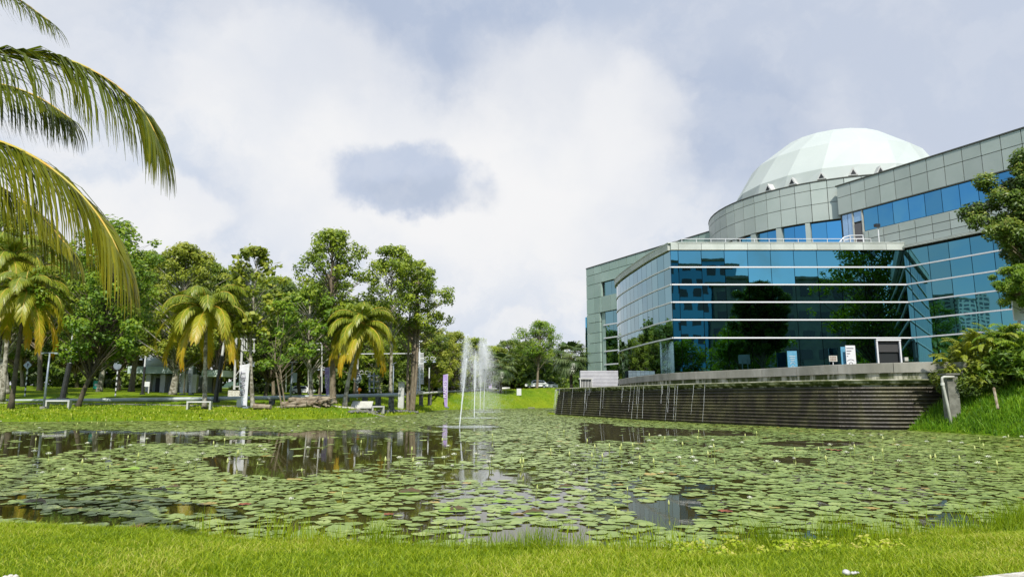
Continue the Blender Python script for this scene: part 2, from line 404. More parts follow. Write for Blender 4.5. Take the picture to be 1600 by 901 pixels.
# narrow paths and kerb line on the far lawn
def strip(path, width, dz, name, m):
    mb = MB(); P = []
    for k in range(len(path) - 1):
        a, b = Vector(path[k]), Vector(path[k + 1])
        n = max(2, int((b - a).length / 2))
        for q in range(n): P.append(a.lerp(b, q / n))
    P.append(Vector(path[-1]))
    for k in range(len(P) - 1):
        a, b = P[k], P[k + 1]; t = (b - a).normalized(); nn = Vector((-t.y, t.x)) * width / 2
        vs = []
        for q in (a - nn, b - nn, b + nn, a + nn): vs.append((q.x, q.y, H(q.x, q.y) + dz))
        lo = [(x, y, z - .3) for x, y, z in vs]
        mb.add(lo + vs, [(4, 5, 6, 7), (0, 1, 5, 4), (2, 3, 7, 6)])
    return tag(mb.build(name, m), kind='structure')
strip([(-70, 61.5), (-32, 62.5), (-20, 63), (-9.5, 62.5)], .35, .07, 'kerb', M['conc'])

# ------------------------------------------------------------------ planetarium building
D = Vector((.4536, -.8912)); N = Vector((-.8912, -.4536)); O1 = Vector((32.8, 56.0)); O2 = Vector((23.3, 78.5))
def wing_t(px, py, O=O1):
    a = ray(px, py)[0]; return (a * O.y - O.x) / (D.x - a * D.y)
def wing_z(px, py, O=O1):
    t = wing_t(px, py, O); Y = O.y + D.y * t; return EYE + ray(px, py)[1] * Y
bld = empty('planetarium_building', (34, 60, 2.5), 'green clad planetarium building with white dome and curved blue glass front', 'building')
INV = Matrix.Translation((-34, -60, -2.5))
def bpart(mb, name, m, smooth=False, parent=None):
    mb.v = [(x - 34, y - 60, z - 2.5) for x, y, z in mb.v]
    return mb.build(name, m, parent or bld, smooth)
def panels(mb, pts, zs, gap=.06, off=.04, depth=.05, tilt=0.0, skip=None):
    """flat cladding or glass panels between successive plan points and levels; outside on the right of the path"""
    for a, b in zip(pts[:-1], pts[1:]):
        a = Vector(a); b = Vector(b); t = (b - a); L = t.length; t = t / L; n = Vector((t.y, -t.x))
        for z0, z1 in zip(zs[:-1], zs[1:]):
            if skip and skip((a + b) / 2, (z0 + z1) / 2): continue
            g = gap / 2; A = a + t * g; B = b - t * g; q = [random.gauss(0, tilt) for _ in range(4)]
            def P(p, o, z): return (p.x + n.x * o, p.y + n.y * o, z)
            q0 = random.gauss(0, tilt) * L; q1 = random.gauss(0, tilt) * (z1 - z0)
            oo = (off - q0 - q1, off + q0 - q1, off + q0 + q1, off - q0 + q1)
            vs = [P(A, oo[0], z0 + g), P(B, oo[1], z0 + g), P(B, oo[2], z1 - g), P(A, oo[3], z1 - g)]
            vb = [P(A, off - depth, z0 + g), P(B, off - depth, z0 + g), P(B, off - depth, z1 - g), P(A, off - depth, z1 - g)]
            mb.add(vs + vb, [(0, 1, 2, 3), (4, 5, 1, 0), (5, 6, 2, 1), (6, 7, 3, 2), (7, 4, 0, 3)])
    return mb
SZ = [6.50, 7.98, 9.45, 10.92, 12.39]; ZT = 13.80; ZF = 2.62
# curved glass front: plan points from the far end to the near corner
CV = [(14.2, 79.0), (12.6, 77.6), (11.9, 76.2), (11.55, 74.6), (11.45, 72.7), (11.5, 70.8), (11.62, 68.9), (11.78, 67.0), (11.95, 65.2), (12.15, 63.2), (12.38, 61.2), (12.65, 59.2), (13.0, 57.5), (13.26, 56.0)]
cx0, cx1 = 13.26, 32.8
def W1(t): return (O1.x + D.x * t, O1.y + D.y * t)
def W2(t): return (O2.x + D.x * t, O2.y + D.y * t)
# densify the curve to about 1.45 m panels
def resample(P, step):
    P = [Vector(p) for p in P]; L = [0]
    for a, b in zip(P[:-1], P[1:]): L.append(L[-1] + (b - a).length)
    n = max(1, round(L[-1] / step)); out = []
    for k in range(n + 1):
        s_ = L[-1] * k / n; i_ = max(q for q in range(len(L)) if L[q] <= s_ + 1e-9); i_ = min(i_, len(P) - 2)
        out.append(tuple(P[i_].lerp(P[i_ + 1], (s_ - L[i_]) / (L[i_ + 1] - L[i_]))))
    return out
CV = resample(CV, 1.45)
FR = [(cx0, 56.0), (13.9, 56.0)] + [(13.9 + 1.93 * k, 56.0) for k in range(1, 10)] + [(cx1, 56.0)]
WG = [W1(0), W1(.45)] + [W1(.45 + 1.62 * k) for k in range(1, 16)]
TE = WG[-1]
# core volumes
body = MB()
core = [(p[0] + .25, p[1] + .2) for p in CV[:-1]] + [(cx0 + .2, 56.2), (cx1 + .15, 56.2)] + [(p[0] + .2, p[1] + .12) for p in WG[1:]] + [(TE[0] + 16, TE[1] + 8), (60, 85), (30, 95)]
body.prism(core, 1.2, ZT + .25)
bpart(body, 'core', M['dark'])
zs = [ZF] + SZ + [ZT]
DOOR = (cx1 - 3.0, cx1 - .98)
def nodoor(m_, z): return (DOOR[0] - .6 < m_.x < DOOR[1] + .3) and z < 6.4 and abs(m_.y - 56) < .1
g1 = panels(MB(), CV, zs, .045, .02, .03, .0012); bpart(g1, 'curved_glass', M['glassd'])
FRD = FR[:-3] + [(DOOR[0], 56.0), (DOOR[1], 56.0), (cx1, 56.0)]
g2 = MB(); panels(g2, FR, zs[1:], .045, .02, .03, .0014)
panels(g2, [p for p in FR if p[0] < DOOR[0] - .7] + [(DOOR[0], 56.)], zs[:2], .045, .02, .03, .0014)
panels(g2, [(DOOR[1], 56.), (cx1, 56.)], zs[:2], .045, .02, .03, .0014)
bpart(g2, 'front_glass', M['glass'])
g3 = panels(MB(), WG, zs, .045, .02, .03, .0012); bpart(g3, 'wing_glass', M['glass'])
for nm, path in (('glazing_bar', CV), ('glazing_bar', FR), ('glazing_bar', WG)):
    for z in SZ:
        e = [tuple(p) for p in path]
        bpart(MB().sweep(e, [(.02, z - .055), (.10, z - .055), (.10, z + .055), (.02, z + .055)], True), nm, M['bright'])
# front door
dr = MB()
for x in (DOOR[0] + .06, DOOR[1] - .08): dr.box((x, 55.93, (ZF + 6.38) / 2), (.12, .16, 6.38 - ZF))
dr.box(((DOOR[0] + DOOR[1]) / 2, 55.92, 6.32), (DOOR[1] - DOOR[0], .18, .14))
dframe = bpart(dr, 'door_frame', M['bright'])
bpart(MB().box(((DOOR[0] + DOOR[1]) / 2, 56.10, 5.8), (1.9, .05, .9)), 'door_soffit', mat('grey_interior', (.045, .045, .045), None))
bpart(MB().box((DOOR[1] + .25, 55.8, 4.75), (.28, .2, .3)), 'intercom', M['offwhite'])
bpart(MB().box(((DOOR[0] + DOOR[1]) / 2 + .15, 56.02, 3.9), (.35, .1, .8)), 'desk', mat('pale_desk', (.35, .33, .22), None))
# roof edge of the glass front
edge = CV + FR[1:]
rb = panels(MB(), CV, [ZT + .02, ZT + .62], .03, .22, .3); panels(rb, FR, [ZT + .02, ZT + .62], .03, .22, .3)
bpart(rb, 'roof_edge', M['roofband'])
bpart(MB().sweep(CV + FR[1:], [(-.2, ZT + .60), (.26, ZT + .60), (.26, ZT + .68), (-.2, ZT + .68)], True), 'roof_cap', M['roofband'])
roof = MB().prism([(p[0] + .3, p[1] + .2) for p in CV[:-1]] + [(cx0 + .2, 56.2), (cx1 + .2, 56.2), (cx1 + 12, 56.4), (50, 80), (30, 92)], ZT + .26, ZT + .60)
bpart(roof, 'roof', M['conc'])
# roof railing
rl = MB(); rp = [(p[0] + 1.2, p[1] + 1.2) for p in CV[8::2]] + [(14.6, 57.3)] + [(14.6 + 1.25 * k, 57.3) for k in range(1, 14)]
for z in (ZT + 1.0, ZT + 1.32): rl.tube([(x, y, z) for x, y in rp], .03, 6)
for x, y in rp: rl.tube([(x, y, ZT + .6), (x, y, ZT + 1.32)], .025, 6)
bpart(rl, 'roof_railing', M['bright'])
# upper right wing
t0, t1 = -5.75, 24.0
wb = MB(); q0, q1 = W1(t0), W1(t1)
wb.prism([(q0[0] + .15, q0[1] + .08), (q1[0] + .15, q1[1] + .08), (q1[0] + 14, q1[1] + 7.1), (q0[0] + 14, q0[1] + 7.1)], 14.1, 20.98)
bpart(wb, 'wing_core', M['joint'])
tb = [t0 + 1.40 * k for k in range(22)]
tdoor0, tdoor1 = wing_t(1333, 345), wing_t(1348, 345)
WZ = [14.2, 14.75, 15.45, 16.2]
up = MB(); panels(up, [W1(t) for t in tb], [18.25, 19.85, 20.95], .05, .10, .12)
bpart(up, 'upper_cladding', M['cladding']); up = MB()
tl = [tdoor1 + .08] + [t for t in tb if t > tdoor1 + .5]
panels(up, [W1(t) for t in tl], WZ, .05, .10, .12)
bpart(up, 'lower_cladding', M['cladding'])
bpart(MB().sweep([W1(t0 - .1), W1(24)], [(-.3, 20.95), (.16, 20.95), (.16, 21.06), (-.3, 21.06)], True), 'wing_cap', M['joint'])
wgt = [wing_t(x, 330) for x in (1352, 1376, 1400, 1425, 1452, 1480, 1508, 1538)]
wgt = [tdoor1 + .1 + 1.38 * k for k in range(18)]
ws = panels(MB(), [W1(t) for t in wgt], [16.22, 18.22], .04, -.02, .03, .001)
bpart(ws, 'upper_window', M['glassb'])
bpart(MB().sweep([W1(t0), W1(24)], [(.0, 18.18), (.13, 18.18), (.13, 18.27), (.0, 18.27)], True), 'window_head', M['joint'])
bpart(MB().sweep([W1(-.5), W1(24)], [(.0, 13.98), (.30, 13.98), (.30, 14.06), (.0, 14.06)], True), 'soffit_trim', M['roofband'])
bpart(MB().sweep([W1(-.5), W1(24)], [(.0, 14.10), (.24, 14.10), (.24, 14.17), (.0, 14.17)], True), 'soffit_trim', M['roofband'])
ts0 = wing_t(1316, 345)
bpart(panels(MB(), [W1(ts0), W1((ts0 + tdoor0) / 2), W1(tdoor0)], [14.45, 18.2], .04, -.02, .03), 'stair_window', mat('pale_blue_glass', (.3, .45, .6), (.36, .5, .66), 1, .1, .6))
bpart(panels(MB(), [W1(tdoor0), W1(tdoor1)], [17.2, 18.2], .1, -.02, .03), 'door_transom', mat('pale_transom', (.3, .45, .6), None, rough=.1, metal=.6))
rd = bpart(panels(MB(), [W1(tdoor0 + .08), W1(tdoor1 - .08)], [14.45, 17.1], .04, .0, .05), 'roof_door', mat('grey_door', (.10, .095, .10), None, rough=.6))
fr_ = MB()
for t in (tdoor0, tdoor1): fr_.box((*W1(t), 16.2), (.12, .12, 3.9), math.atan2(D.y, D.x))
bpart(fr_, 'door_frame', M['offwhite'])
# drum
CC = Vector((37.3, 74.7)); RD = 14.5
def circ(a, r=RD): return (CC.x + r * math.cos(a), CC.y + r * math.sin(a))
A0, A1 = math.radians(158), math.radians(262); nA = round((A1 - A0) * RD / 1.45)
# path runs so that the outside lies on its right: angles increasing seen from outside -> use increasing angle with left/right check
AN = [A0 + (A1 - A0) * k / nA for k in range(nA + 1)]
CP = [circ(a) for a in AN]
dc = MB().lathe((CC.x, CC.y, 0), [(RD - .5, 14.0), (RD - .5, 18.15), (RD - .08, 18.15), (RD - .08, 21.95), (RD - 1.2, 21.95), (RD - 1.2, 21.6)], 96)
bpart(dc, 'drum_core', M['joint'])
bpart(panels(MB(), CP, [18.12, 19.8, 21.2, 21.95], .05, .06, .1), 'drum_cladding', M['cladding'])
bpart(MB().sweep(CP, [(-.5, 21.95), (.1, 21.95), (.1, 22.06), (-.5, 22.06)], True), 'drum_cap', M['joint'])
CPf = [circ(A0 + (A1 - A0) * k / 200, RD - .38) for k in range(201)]
wa = []
for xa, xb in ((1266, 1316), (1220.5, 1258), (1180, 1212), (1150, 1172), (1128, 1143)):
    aa = []
    for px in (xa, xb):
        k = ray(px, 355)[0]
        best = min(AN_ := [A0 + (A1 - A0) * q / 2000 for q in range(2001)], key=lambda a: (abs(circ(a)[0] / circ(a)[1] - k)) + (0 if circ(a)[1] < CC.y + 4 else 9))
        aa.append(best)
    wa.append(tuple(aa))
for aa in wa:
    a, b = min(aa), max(aa); mid = (a + b) / 2
    bpart(panels(MB(), [circ(a, RD - .35), circ(mid, RD - .35), circ(b, RD - .35)], [14.45, 18.05], .03, .0, .05, .002), 'drum_window', M['glassb'])
edges = sorted([x for aa in wa for x in (min(aa), max(aa))])
gaps = [(A0, edges[0])] + [(edges[2 * k + 1], edges[2 * k + 2]) for k in range(len(wa) - 1)] + [(edges[-1], A1)]
for a, b in gaps:
    n = max(1, round((b - a) * RD / 1.4)); pts = [circ(a + (b - a) * k / n, RD - .05) for k in range(n + 1)]
    bpart(panels(MB(), pts, [14.4, 18.12], .03, .06, .5), 'pier', M['cladding'])
# dome: faceted skin
dm = MB(); prof = [(11.4, 21.5), (10.95, 24.4), (9.0, 27.6), (5.4, 30.3), (0, 31.5)]
nD = 20; ring = []
for i_, (r, z) in enumerate(prof[:-1]):
    ring.append([(37.0 + r * math.cos(2 * math.pi * (k + .22 * i_) / nD), 75.2 + r * math.sin(2 * math.pi * (k + .22 * i_) / nD), z) for k in range(nD)])
vs = [v for r in ring for v in r] + [(37.0, 75.2, 31.5)]; fs = []
for i_ in range(3):
    for k in range(nD):
        a = i_ * nD + k; b = i_ * nD + (k + 1) % nD; c = (i_ + 1) * nD + k; d = (i_ + 1) * nD + (k + 1) % nD
        fs += [(a, b, d, c)]
for k in range(nD): fs.append((3 * nD + k, 3 * nD + (k + 1) % nD, 4 * nD))
dm.add(vs, fs); dome = bpart(dm, 'dome', M['dome'])
for px in (1200, 1238, 1284, 1334, 1380):
    k = ray(px, 285)[0]; a = min([math.radians(160 + q * .2) for q in range(520)], key=lambda a: abs((37.0 + 11.6 * math.cos(a)) / (75.2 + 11.6 * math.sin(a)) - k) + (0 if 12 * math.sin(a) < 3 else 9))
    c = Vector((37.0 + 11.7 * math.cos(a), 75.2 + 11.7 * math.sin(a), 23.1)); o = Vector((math.cos(a), math.sin(a), 0)); s_ = Vector((-o.y, o.x, 0))
    hood = MB()
    for q, dd in ((1.0, 0),):
        f_ = [c + s_ * -.42, c + s_ * .42, c + Vector((0, 0, .8))]; b_ = [v - o * 1.2 + Vector((0, 0, .1)) for v in f_]
        hood.add(f_ + b_, [(0, 1, 2), (0, 3, 4, 1), (1, 4, 5, 2), (2, 5, 3, 0)])
    dv = bpart(hood, 'dormer', M['white'])
    cc_ = c + o * .03; dk = MB().add([cc_ + s_ * -.25 + Vector((0, 0, .1)), cc_ + s_ * .25 + Vector((0, 0, .1)), cc_ + Vector((0, 0, .58))], [(0, 1, 2)])
    bpart(dk, 'louvre', M['dark'])
# left wing
tA = wing_t(917, 440, O2); tB = 2.0
q0, q1 = W2(tA), W2(tB)
lb = MB().prism([(q0[0] + .3, q0[1] + .15), (q1[0] + .3, q1[1] + .15), (q1[0] + 13, q1[1] + 6.6), (q0[0] + 13, q0[1] + 6.6)], 1.2, 20.95)
bpart(lb, 'side_wing_core', M['joint'])
YL = O2.y + D.y * tA
zl = sorted([zat(y, YL) for y in (421.4, 432.6, 447.2, 469, 491, 505.8, 521.8, 537.2, 552.4, 567)] + [2.6])
zl[-1] = 20.95
w1 = (wing_t(940.5, 447, O2), wing_t(967, 447, O2)); z1 = (wing_z(941, 463, O2), wing_z(941, 441, O2))
w2 = (wing_t(939, 530, O2), wing_t(968, 530, O2)); z2 = (2.6, wing_z(939, 488, O2))
tbk = [tA + 2.05 * k for k in range(15) if tA + 2.05 * k < tB]
tbk = sorted([t for t in tbk if min(abs(t - w1[0]), abs(t - w2[0])) > .5] + [w1[0], w2[0]])
zl = sorted([z for z in zl if min(abs(z - z1[0]), abs(z - z1[1]), abs(z - z2[1])) > .5] + [z1[0], z1[1], z2[1]])
def inwin(m_, z):
    t = (m_ - O2).dot(D)
    return (w1[0] < t < w1[1] + 3 and z1[0] < z < z1[1]) or (w2[0] < t < w2[1] + 3 and z2[0] < z < z2[1])
bpart(panels(MB(), [W2(t) for t in tbk], zl, .07, .12, .3, skip=inwin), 'side_cladding', M['cladside'])
bpart(MB().sweep([W2(tA), W2(tB)], [(-.3, 20.95), (.18, 20.95), (.18, 21.06), (-.3, 21.06)], True), 'side_cap', M['joint'])
def Wn(t, o): p = Vector(W2(t)) + N * o; return (p.x, p.y)
rec = -.25
bpart(panels(MB(), [Wn(w1[0] + .3, rec), Wn((w1[0] + w1[1]) / 2, rec), Wn(w1[1] + 2, rec)], [z1[0], z1[1]], .04, .0, .03), 'side_window', M['glassd'])
zz = [z2[0] + (z2[1] - z2[0]) * k / 6 for k in range(7)]
bpart(panels(MB(), [Wn(w2[0] + .9, rec), Wn((w2[0] + w2[1]) / 2 + .6, rec), Wn(w2[1] + 2, rec)], zz, .04, .0, .03), 'tall_window', M['glassd'])
for z in zz[1:-1]:
    bpart(MB().sweep([Wn(w2[0] + .5, rec), Wn(w2[1] + 2, rec)], [(.0, z - .09), (.12, z - .09), (.12, z + .09), (.0, z + .09)], True), 'glazing_bar', M['bright'])
bpart(MB().sweep([Wn(w2[0], rec), Wn(w2[0] + .85, rec)], [(.0, z2[0]), (.02, z2[0]), (.02, z2[1]), (.0, z2[1])], True), 'window_reveal', M['cladside'])
# blue strip at the far end
e0 = Vector(q0); zb = zat(495, YL)
bpart(MB().box((e0.x - .12, e0.y + .5, (zb + 2.6) / 2), (.35, .5, zb - 2.6)), 'end_glass', M['glassb'])

# camera pole and floodlight on the roof
p0 = at(1374, 381, 57.2)
fl = empty('floodlight_pole', (p0.x, p0.y, ZT + .6), 'floodlight on a slim white pole on the roof in front of the wing', 'floodlight')
MB().tube([(0, 0, 0), (0, 0, 1.75)], .05, 8).build('pole', M['bright'], fl)
MB().box((-.12, -.1, 1.85), (.42, .3, .26), .3).tube([(-.12, -.1, 1.9), (-.02, 0, 1.7)], .03).build('lamp_head', M['black'], fl)
sh = MB(); pts = [at(1312, 378, 59), at(1318, 371, 59), at(1328, 368, 59), at(1348, 367.5, 58.5), at(1350, 378, 58.5)]
rs = empty('roof_stair_rail', (pts[0].x, pts[0].y, ZT + .6), 'curved white handrail beside the small grey roof door', 'handrail')
o_ = Vector(rs.location)
sh.tube([p - o_ for p in pts], .05, 6).tube([p - o_ - Vector((0, 0, .3)) for p in pts[1:-1]], .04, 6)
for p in pts[1:4]: sh.tube([p - o_, Vector((p.x, p.y, ZT + .6)) - o_], .04, 6)
sh.build('rail', M['bright'], rs)

# ------------------------------------------------------------------ terrace, cascade wall and parapet
wdense = resample(wall_full[:1] + wall_full[1:], 1.2)
from itertools import accumulate
def smooth_path(P, it=3):
    P = [Vector(p) for p in P]
    for _ in range(it): P = [P[0]] + [(P[i - 1] + P[i] * 2 + P[i + 1]) / 4 for i in range(1, len(P) - 1)] + [P[-1]]
    return [tuple(p) for p in P]
wp = smooth_path(wdense)
wp = [tuple(p) for p in reversed(wp)]     # left end first so the outside (water) is on the right
def inset(P, d):
    P = [Vector(p) for p in P]; out = []
    for i in range(len(P)):
        t = (P[min(i + 1, len(P) - 1)] - P[max(i - 1, 0)]).normalized(); out.append((P[i].x - t.y * d, P[i].y + t.x * d))
    return out
plat = inset(wp, .55)[::3] + [(24.2, 35.6), (26, 36), (40, 36), (70, 45), (70, 105), (14, 105)]
tag(MB().prism(plat, 1.9, 2.56).build('terrace', M['conc']), kind='structure')
cw = empty('cascade_wall', (wp[20][0], wp[20][1], 0), 'long dark stepped cascade wall along the pond in front of the terrace', 'wall')
o_ = Vector(cw.location)
prof = [(-.35, 1.5), (-.35, 2.22), (-.22, 2.22)]
nc = 11; zc = 2.18
for k in range(nc):
    za = zc * (1 - k / nc); zb_ = zc * (1 - (k + 1) / nc); ob = -.25 + .42 * k / nc
    prof += [(ob + .09, za), (ob + .11, za - .06), (ob + .02, za - .10), (ob, zb_ + .02)]
prof += [(.2, -.4)]
M['cascade'] = mat('wet_mossy_stone', (.034, .027, .018), (.10, .09, .04), 1.4, .5, spec=.5, bump=.9, bscale=6, lo=.38, hi=.72, stretch=(1, 1, .5))
mbx = MB().sweep(wp, prof); mbx.v = [(x - o_.x, y - o_.y, z - o_.z) for x, y, z in mbx.v]; mbx.build('stepped_face', M['cascade'], cw)
M['moss'] = mat('mossy_lip', (.40, .39, .30), (.045, .06, .012), 1.7, .9, bump=.6, bscale=10, lo=.38, hi=.55, stretch=(1, 1, .25))
mbx = MB().sweep(wp, [(-.9, 2.50), (-.9, 2.585), (.07, 2.585), (.09, 2.545), (.05, 2.50)], True)
mbx.v = [(x - o_.x, y - o_.y, z - o_.z) for x, y, z in mbx.v]; mbx.build('coping', M['coping'], cw)
mbx = MB().sweep(wp, [(-.5, 2.1), (-.5, 2.50), (.02, 2.50), (-.04, 2.38), (-.30, 2.30), (-.30, 2.1)], True)
mbx.v = [(x - o_.x, y - o_.y, z - o_.z) for x, y, z in mbx.v]; mbx.build('mossy_lip', M['moss'], cw)
# falling water: thin ragged threads
M['drip'] = bpy.data.materials.new('falling_water'); M['drip'].use_nodes = True
_t = NT(M['drip'].node_tree); _b = _t.n['Principled BSDF']; _b.inputs['Base Color'].default_value = (.75, .78, .8, 1); _b.inputs['Roughness'].default_value = .3; _b.inputs['Alpha'].default_value = .38
tw = MB(); LP = len(wp)
for k in range(60):
    u = (random.random() ** 1.9) * .62 + .12; i_ = u * (LP - 1); a = Vector(wp[int(i_)]); b = Vector(wp[min(int(i_) + 1, LP - 1)]); p = a.lerp(b, i_ % 1)
    t = (b - a).normalized(); n = Vector((t.y, -t.x)); z = 2.5; o1 = .12; q = []
    zend = 0 if random.random() < .45 else random.uniform(.3, 2.0)
    sway = random.uniform(-.25, .1)
    while z > zend:
        f_ = 1 - z / 2.5
        pp = p + n * (o1 + .25 * f_) + t * (sway * f_ + random.uniform(-.015, .015)); q.append(Vector((pp.x, pp.y, z)) - o_); z -= random.uniform(.12, .22)
    if len(q) > 1: tw.tube(q, [random.uniform(.004, .015) for _ in q], 5)
tw.build('falling_water', M['drip'], cw)
# parapet and low wall
PP = []
for px, py in ((1497, 564.2), (1450, 564.8), (1400, 566), (1350, 567.4), (1300, 569.3), (1250, 572.3), (1200, 575.5), (1150, 577.6), (1100, 579.8), (1048, 582.2), (1020, 584.8), (1000, 587), (980, 590), (966, 592.7)):
    Y = 1.9 / ray(px, py)[1]; PP.append((xat(px, py, Y), Y))
PP = smooth_path(resample(PP, 1.0), 6); PP = list(reversed(PP))
pa = empty('terrace_parapet', (PP[30][0], PP[30][1], 2.56), 'weathered grey concrete parapet curving in front of the glass', 'parapet')
o_ = Vector(pa.location)
# parapet blocks with thin open joints
pb = MB(); step = 3
for k in range(0, len(PP) - 1, step):
    seg = [Vector(p) for p in PP[k:k + step + 1]]
    if len(seg) < 2: continue
    d0 = (seg[1] - seg[0]).normalized() * .015; seg[0] = seg[0] + d0; seg[-1] = seg[-1] - (seg[-1] - seg[-2]).normalized() * .015
    pb.sweep([tuple(p) for p in seg], [(-.3, 2.97), (-.3, 3.5), (-.02, 3.5), (0, 3.48), (0, 2.97)], True)
pb.v = [(x - o_.x, y - o_.y, z - o_.z) for x, y, z in pb.v]; pb.build('capping', M['conc'], pa)
pc = MB().sweep(PP, [(-.34, 2.4), (-.34, 2.96), (-.12, 2.96), (-.12, 2.4)], True)
pc.v = [(x - o_.x, y - o_.y, z - o_.z) for x, y, z in pc.v]; pc.build('low_wall', M['moss'], pa)
# white louvred box and grille at the left end of the terrace
a = at(907, 602, 71); b = at(966, 602, 71); zt = zat(578.5, 71)
lv = empty('plant_enclosure', (a.x, 71, 2.56), 'low pale grey slatted enclosure beside the green wing', 'enclosure')
m_ = MB(); L = b.x - a.x; n = 13
for k in range(n):
    z = (zt - 2.56) * k / n
    m_.box((L / 2, 0, z + .07), (L, .12, (zt - 2.56) / n - .035))
m_.build('slats', mat('pale_slats', (.50, .50, .53), (.42, .42, .45), 1, .5), lv)
MB().box((L / 2, .9, (zt - 2.56) / 2), (L - .1, 1.6, zt - 2.6)).build('body', M['grey'], lv)
a = at(906, 602, 69.5); b = at(925, 602, 69.5); zt = zat(590.5, 69.5)
gr = empty('grille_unit', (a.x, 69.5, 2.56), 'small white framed ventilation unit at the left end of the terrace', 'vent')
m_ = MB(); L = b.x - a.x; h = zt - 2.56
m_.box((L / 2, 0, h - .05), (L + .2, .7, .1))
for x in (0.05, L - .05): m_.box((x, -.25, h / 2), (.08, .1, h))
m_.build('frame', M['white'], gr)
m_ = MB()
for k in range(7): m_.box((L * (k + .7) / 8, -.1, h * .45), (.06, .1, h * .85))
m_.build('grille', M['white'], gr); MB().box((L / 2, .15, h * .46), (L - .1, .3, h * .88)).build('unit', M['dark'], gr)
# objects on the terrace
def panel_sign(name, px0, px1, py0, Y, label, cat, m, foot=2.56, marks=None):
    a = at(px0, py0, Y); b = at(px1, py0, Y); L = b.x - a.x; h = a.z - foot
    e = empty(name, ((a.x + b.x) / 2, Y, foot), label, cat)
    bd = MB().box((0, 0, h / 2 + .02), (L, .05, h - .04)).build('board', m, e)
    if marks: marks(e, L, h)
    return e
def text(s, size, m, parent, loc, rot, name='lettering'):
    c = bpy.data.curves.new('t', 'FONT'); c.body = s; c.size = size; c.align_x = 'CENTER'; c.align_y = 'CENTER'; c.extrude = .004
    o = bpy.data.objects.new('t', c); COL.objects.link(o)
    me = bpy.data.meshes.new_from_object(o.evaluated_get(bpy.context.evaluated_depsgraph_get())); bpy.data.objects.remove(o)
    me.name = name; r = link(name, me, m, parent, loc); r.rotation_euler = rot; return r
def marks_a(e, L, h):
    m_ = MB()
    for k, wd_ in enumerate((.75, .5, .35, .12)): m_.box((-L * .42 + L * wd_ / 2, -.035, h * .93 - k * h * .065), (L * wd_, .012, .05))
    pts = [(-L * .05 + .28 * math.cos(a), -.035, h * .60 + .17 * math.sin(a)) for a in np.linspace(.3, 2.84, 8)]; m_.tube(pts, .018, 5)
    pts = [(-L * .05 + .13 * math.cos(a), -.035, h * .55 + .11 * math.sin(a)) for a in np.linspace(0, 6.28, 10)]; m_.tube(pts, .018, 5)
    m_.tube([(-L * .05, -.035, h * .5), (-L * .05, -.035, h * .36)], .018, 5)
    m_.tube([(-L * .45, -.035, h * .36), (L * .38, -.035, h * .36), (L * .45, -.035, h * .28), (L * .35, -.035, h * .22), (-L * .30, -.035, h * .22), (-L * .42, -.035, h * .27)], .018, 5)
    m_.build('printing', M['ink'], e)
panel_sign('banner_stand', 1320.5, 1335.5, 539.5, 54.5, 'tall white banner with dark line drawing beside the front door', 'banner', M['bright'], 2.56, marks_a)
def marks_b(e, L, h):
    m_ = MB(); m_.tube([(L * .25 * math.cos(a), -.035, h * .6 + .2 * math.sin(a)) for a in np.linspace(.3, 2.84, 8)], .02, 5)
    m_.tube([(L * .12 * math.cos(a), -.035, h * .55 + .1 * math.sin(a)) for a in np.linspace(0, 6.28, 8)], .02, 5)
    for k in range(3): m_.box((0, -.035, h * (.85 - k * .06)), (L * (.6 - .1 * k), .012, .05))
    m_.build('printing', M['white'], e)
panel_sign('poster_board', 1229.5, 1244.5, 548, 54.9, 'pale blue poster board standing at the glass left of the banner', 'poster', M['poster'], 2.56, marks_b)
panel_sign('poster_board', 1313, 1320, 541.5, 54.95, 'dark blue board half hidden behind the tall white banner', 'poster', M['poster'], 2.56)
a = at(1301.5, 564, 53); e = empty('notice_sign', (a.x, 53, 2.56), 'small cream notice board on a thin post behind the parapet', 'sign')
MB().tube([(0, 0, 0), (0, 0, a.z - 2.56)], .03).build('post', M['bright'], e)
z_ = zat(560, 53) - 2.56; MB().box((0, -.04, z_), (.62, .05, .45)).build('board', M['offwhite'], e)
m_ = MB()
for k in range(3):
    for q in range(4): m_.box((-.18 + .12 * q, -.07, z_ + .12 - k * .12), (.08, .01, .07))
m_.build('printing', mat('brown_ink', (.2, .1, .07), None), e)
# stones and post at the right end of the cascade
e0 = wall[0]
a = at(1485, 595, 33.4); post = empty('wall_end_pier', (a.x, 33.4, 0), 'concrete pier at the right end of the cascade wall', 'pier')
M['pier'] = mat('grey_pier', (.20, .20, .17), (.11, .11, .09), 2, .9, bump=.4)
MB().prism([(-.28, -.2), (.24, -.2), (.24, .3), (-.28, .3)], -.2, 2.72).prism([(-.36, -.28), (.32, -.28), (.32, .38), (-.36, .38)], 2.721, 2.80).build('pier', M['pier'], post)
rsn = MB()
for k in range(5): rsn.box((.72 + random.uniform(-.04, .04), .1, 2.1 + .28 * k), (.5, .6, .25))
rsn.build('rough_blocks', M['pier'], post)
dp = empty('drain_pipe', (a.x - .45, 33.1, 0), 'bent white overflow pipe running down in front of the cascade wall end', 'pipe')
MB().tube([(.45, .0, 2.62), (-.02, 0, 2.62), (-.12, 0, 2.58), (-.14, 0, 2.45), (-.02, -.05, 1.3), (.06, -.1, .1)], .06, 10).build('pipe', M['offwhite'], dp, True)
MB().tube([(-.13, 0, 2.35), (-.13, 0, 2.22)], .088, 10).build('collar', M['pipew'], dp)
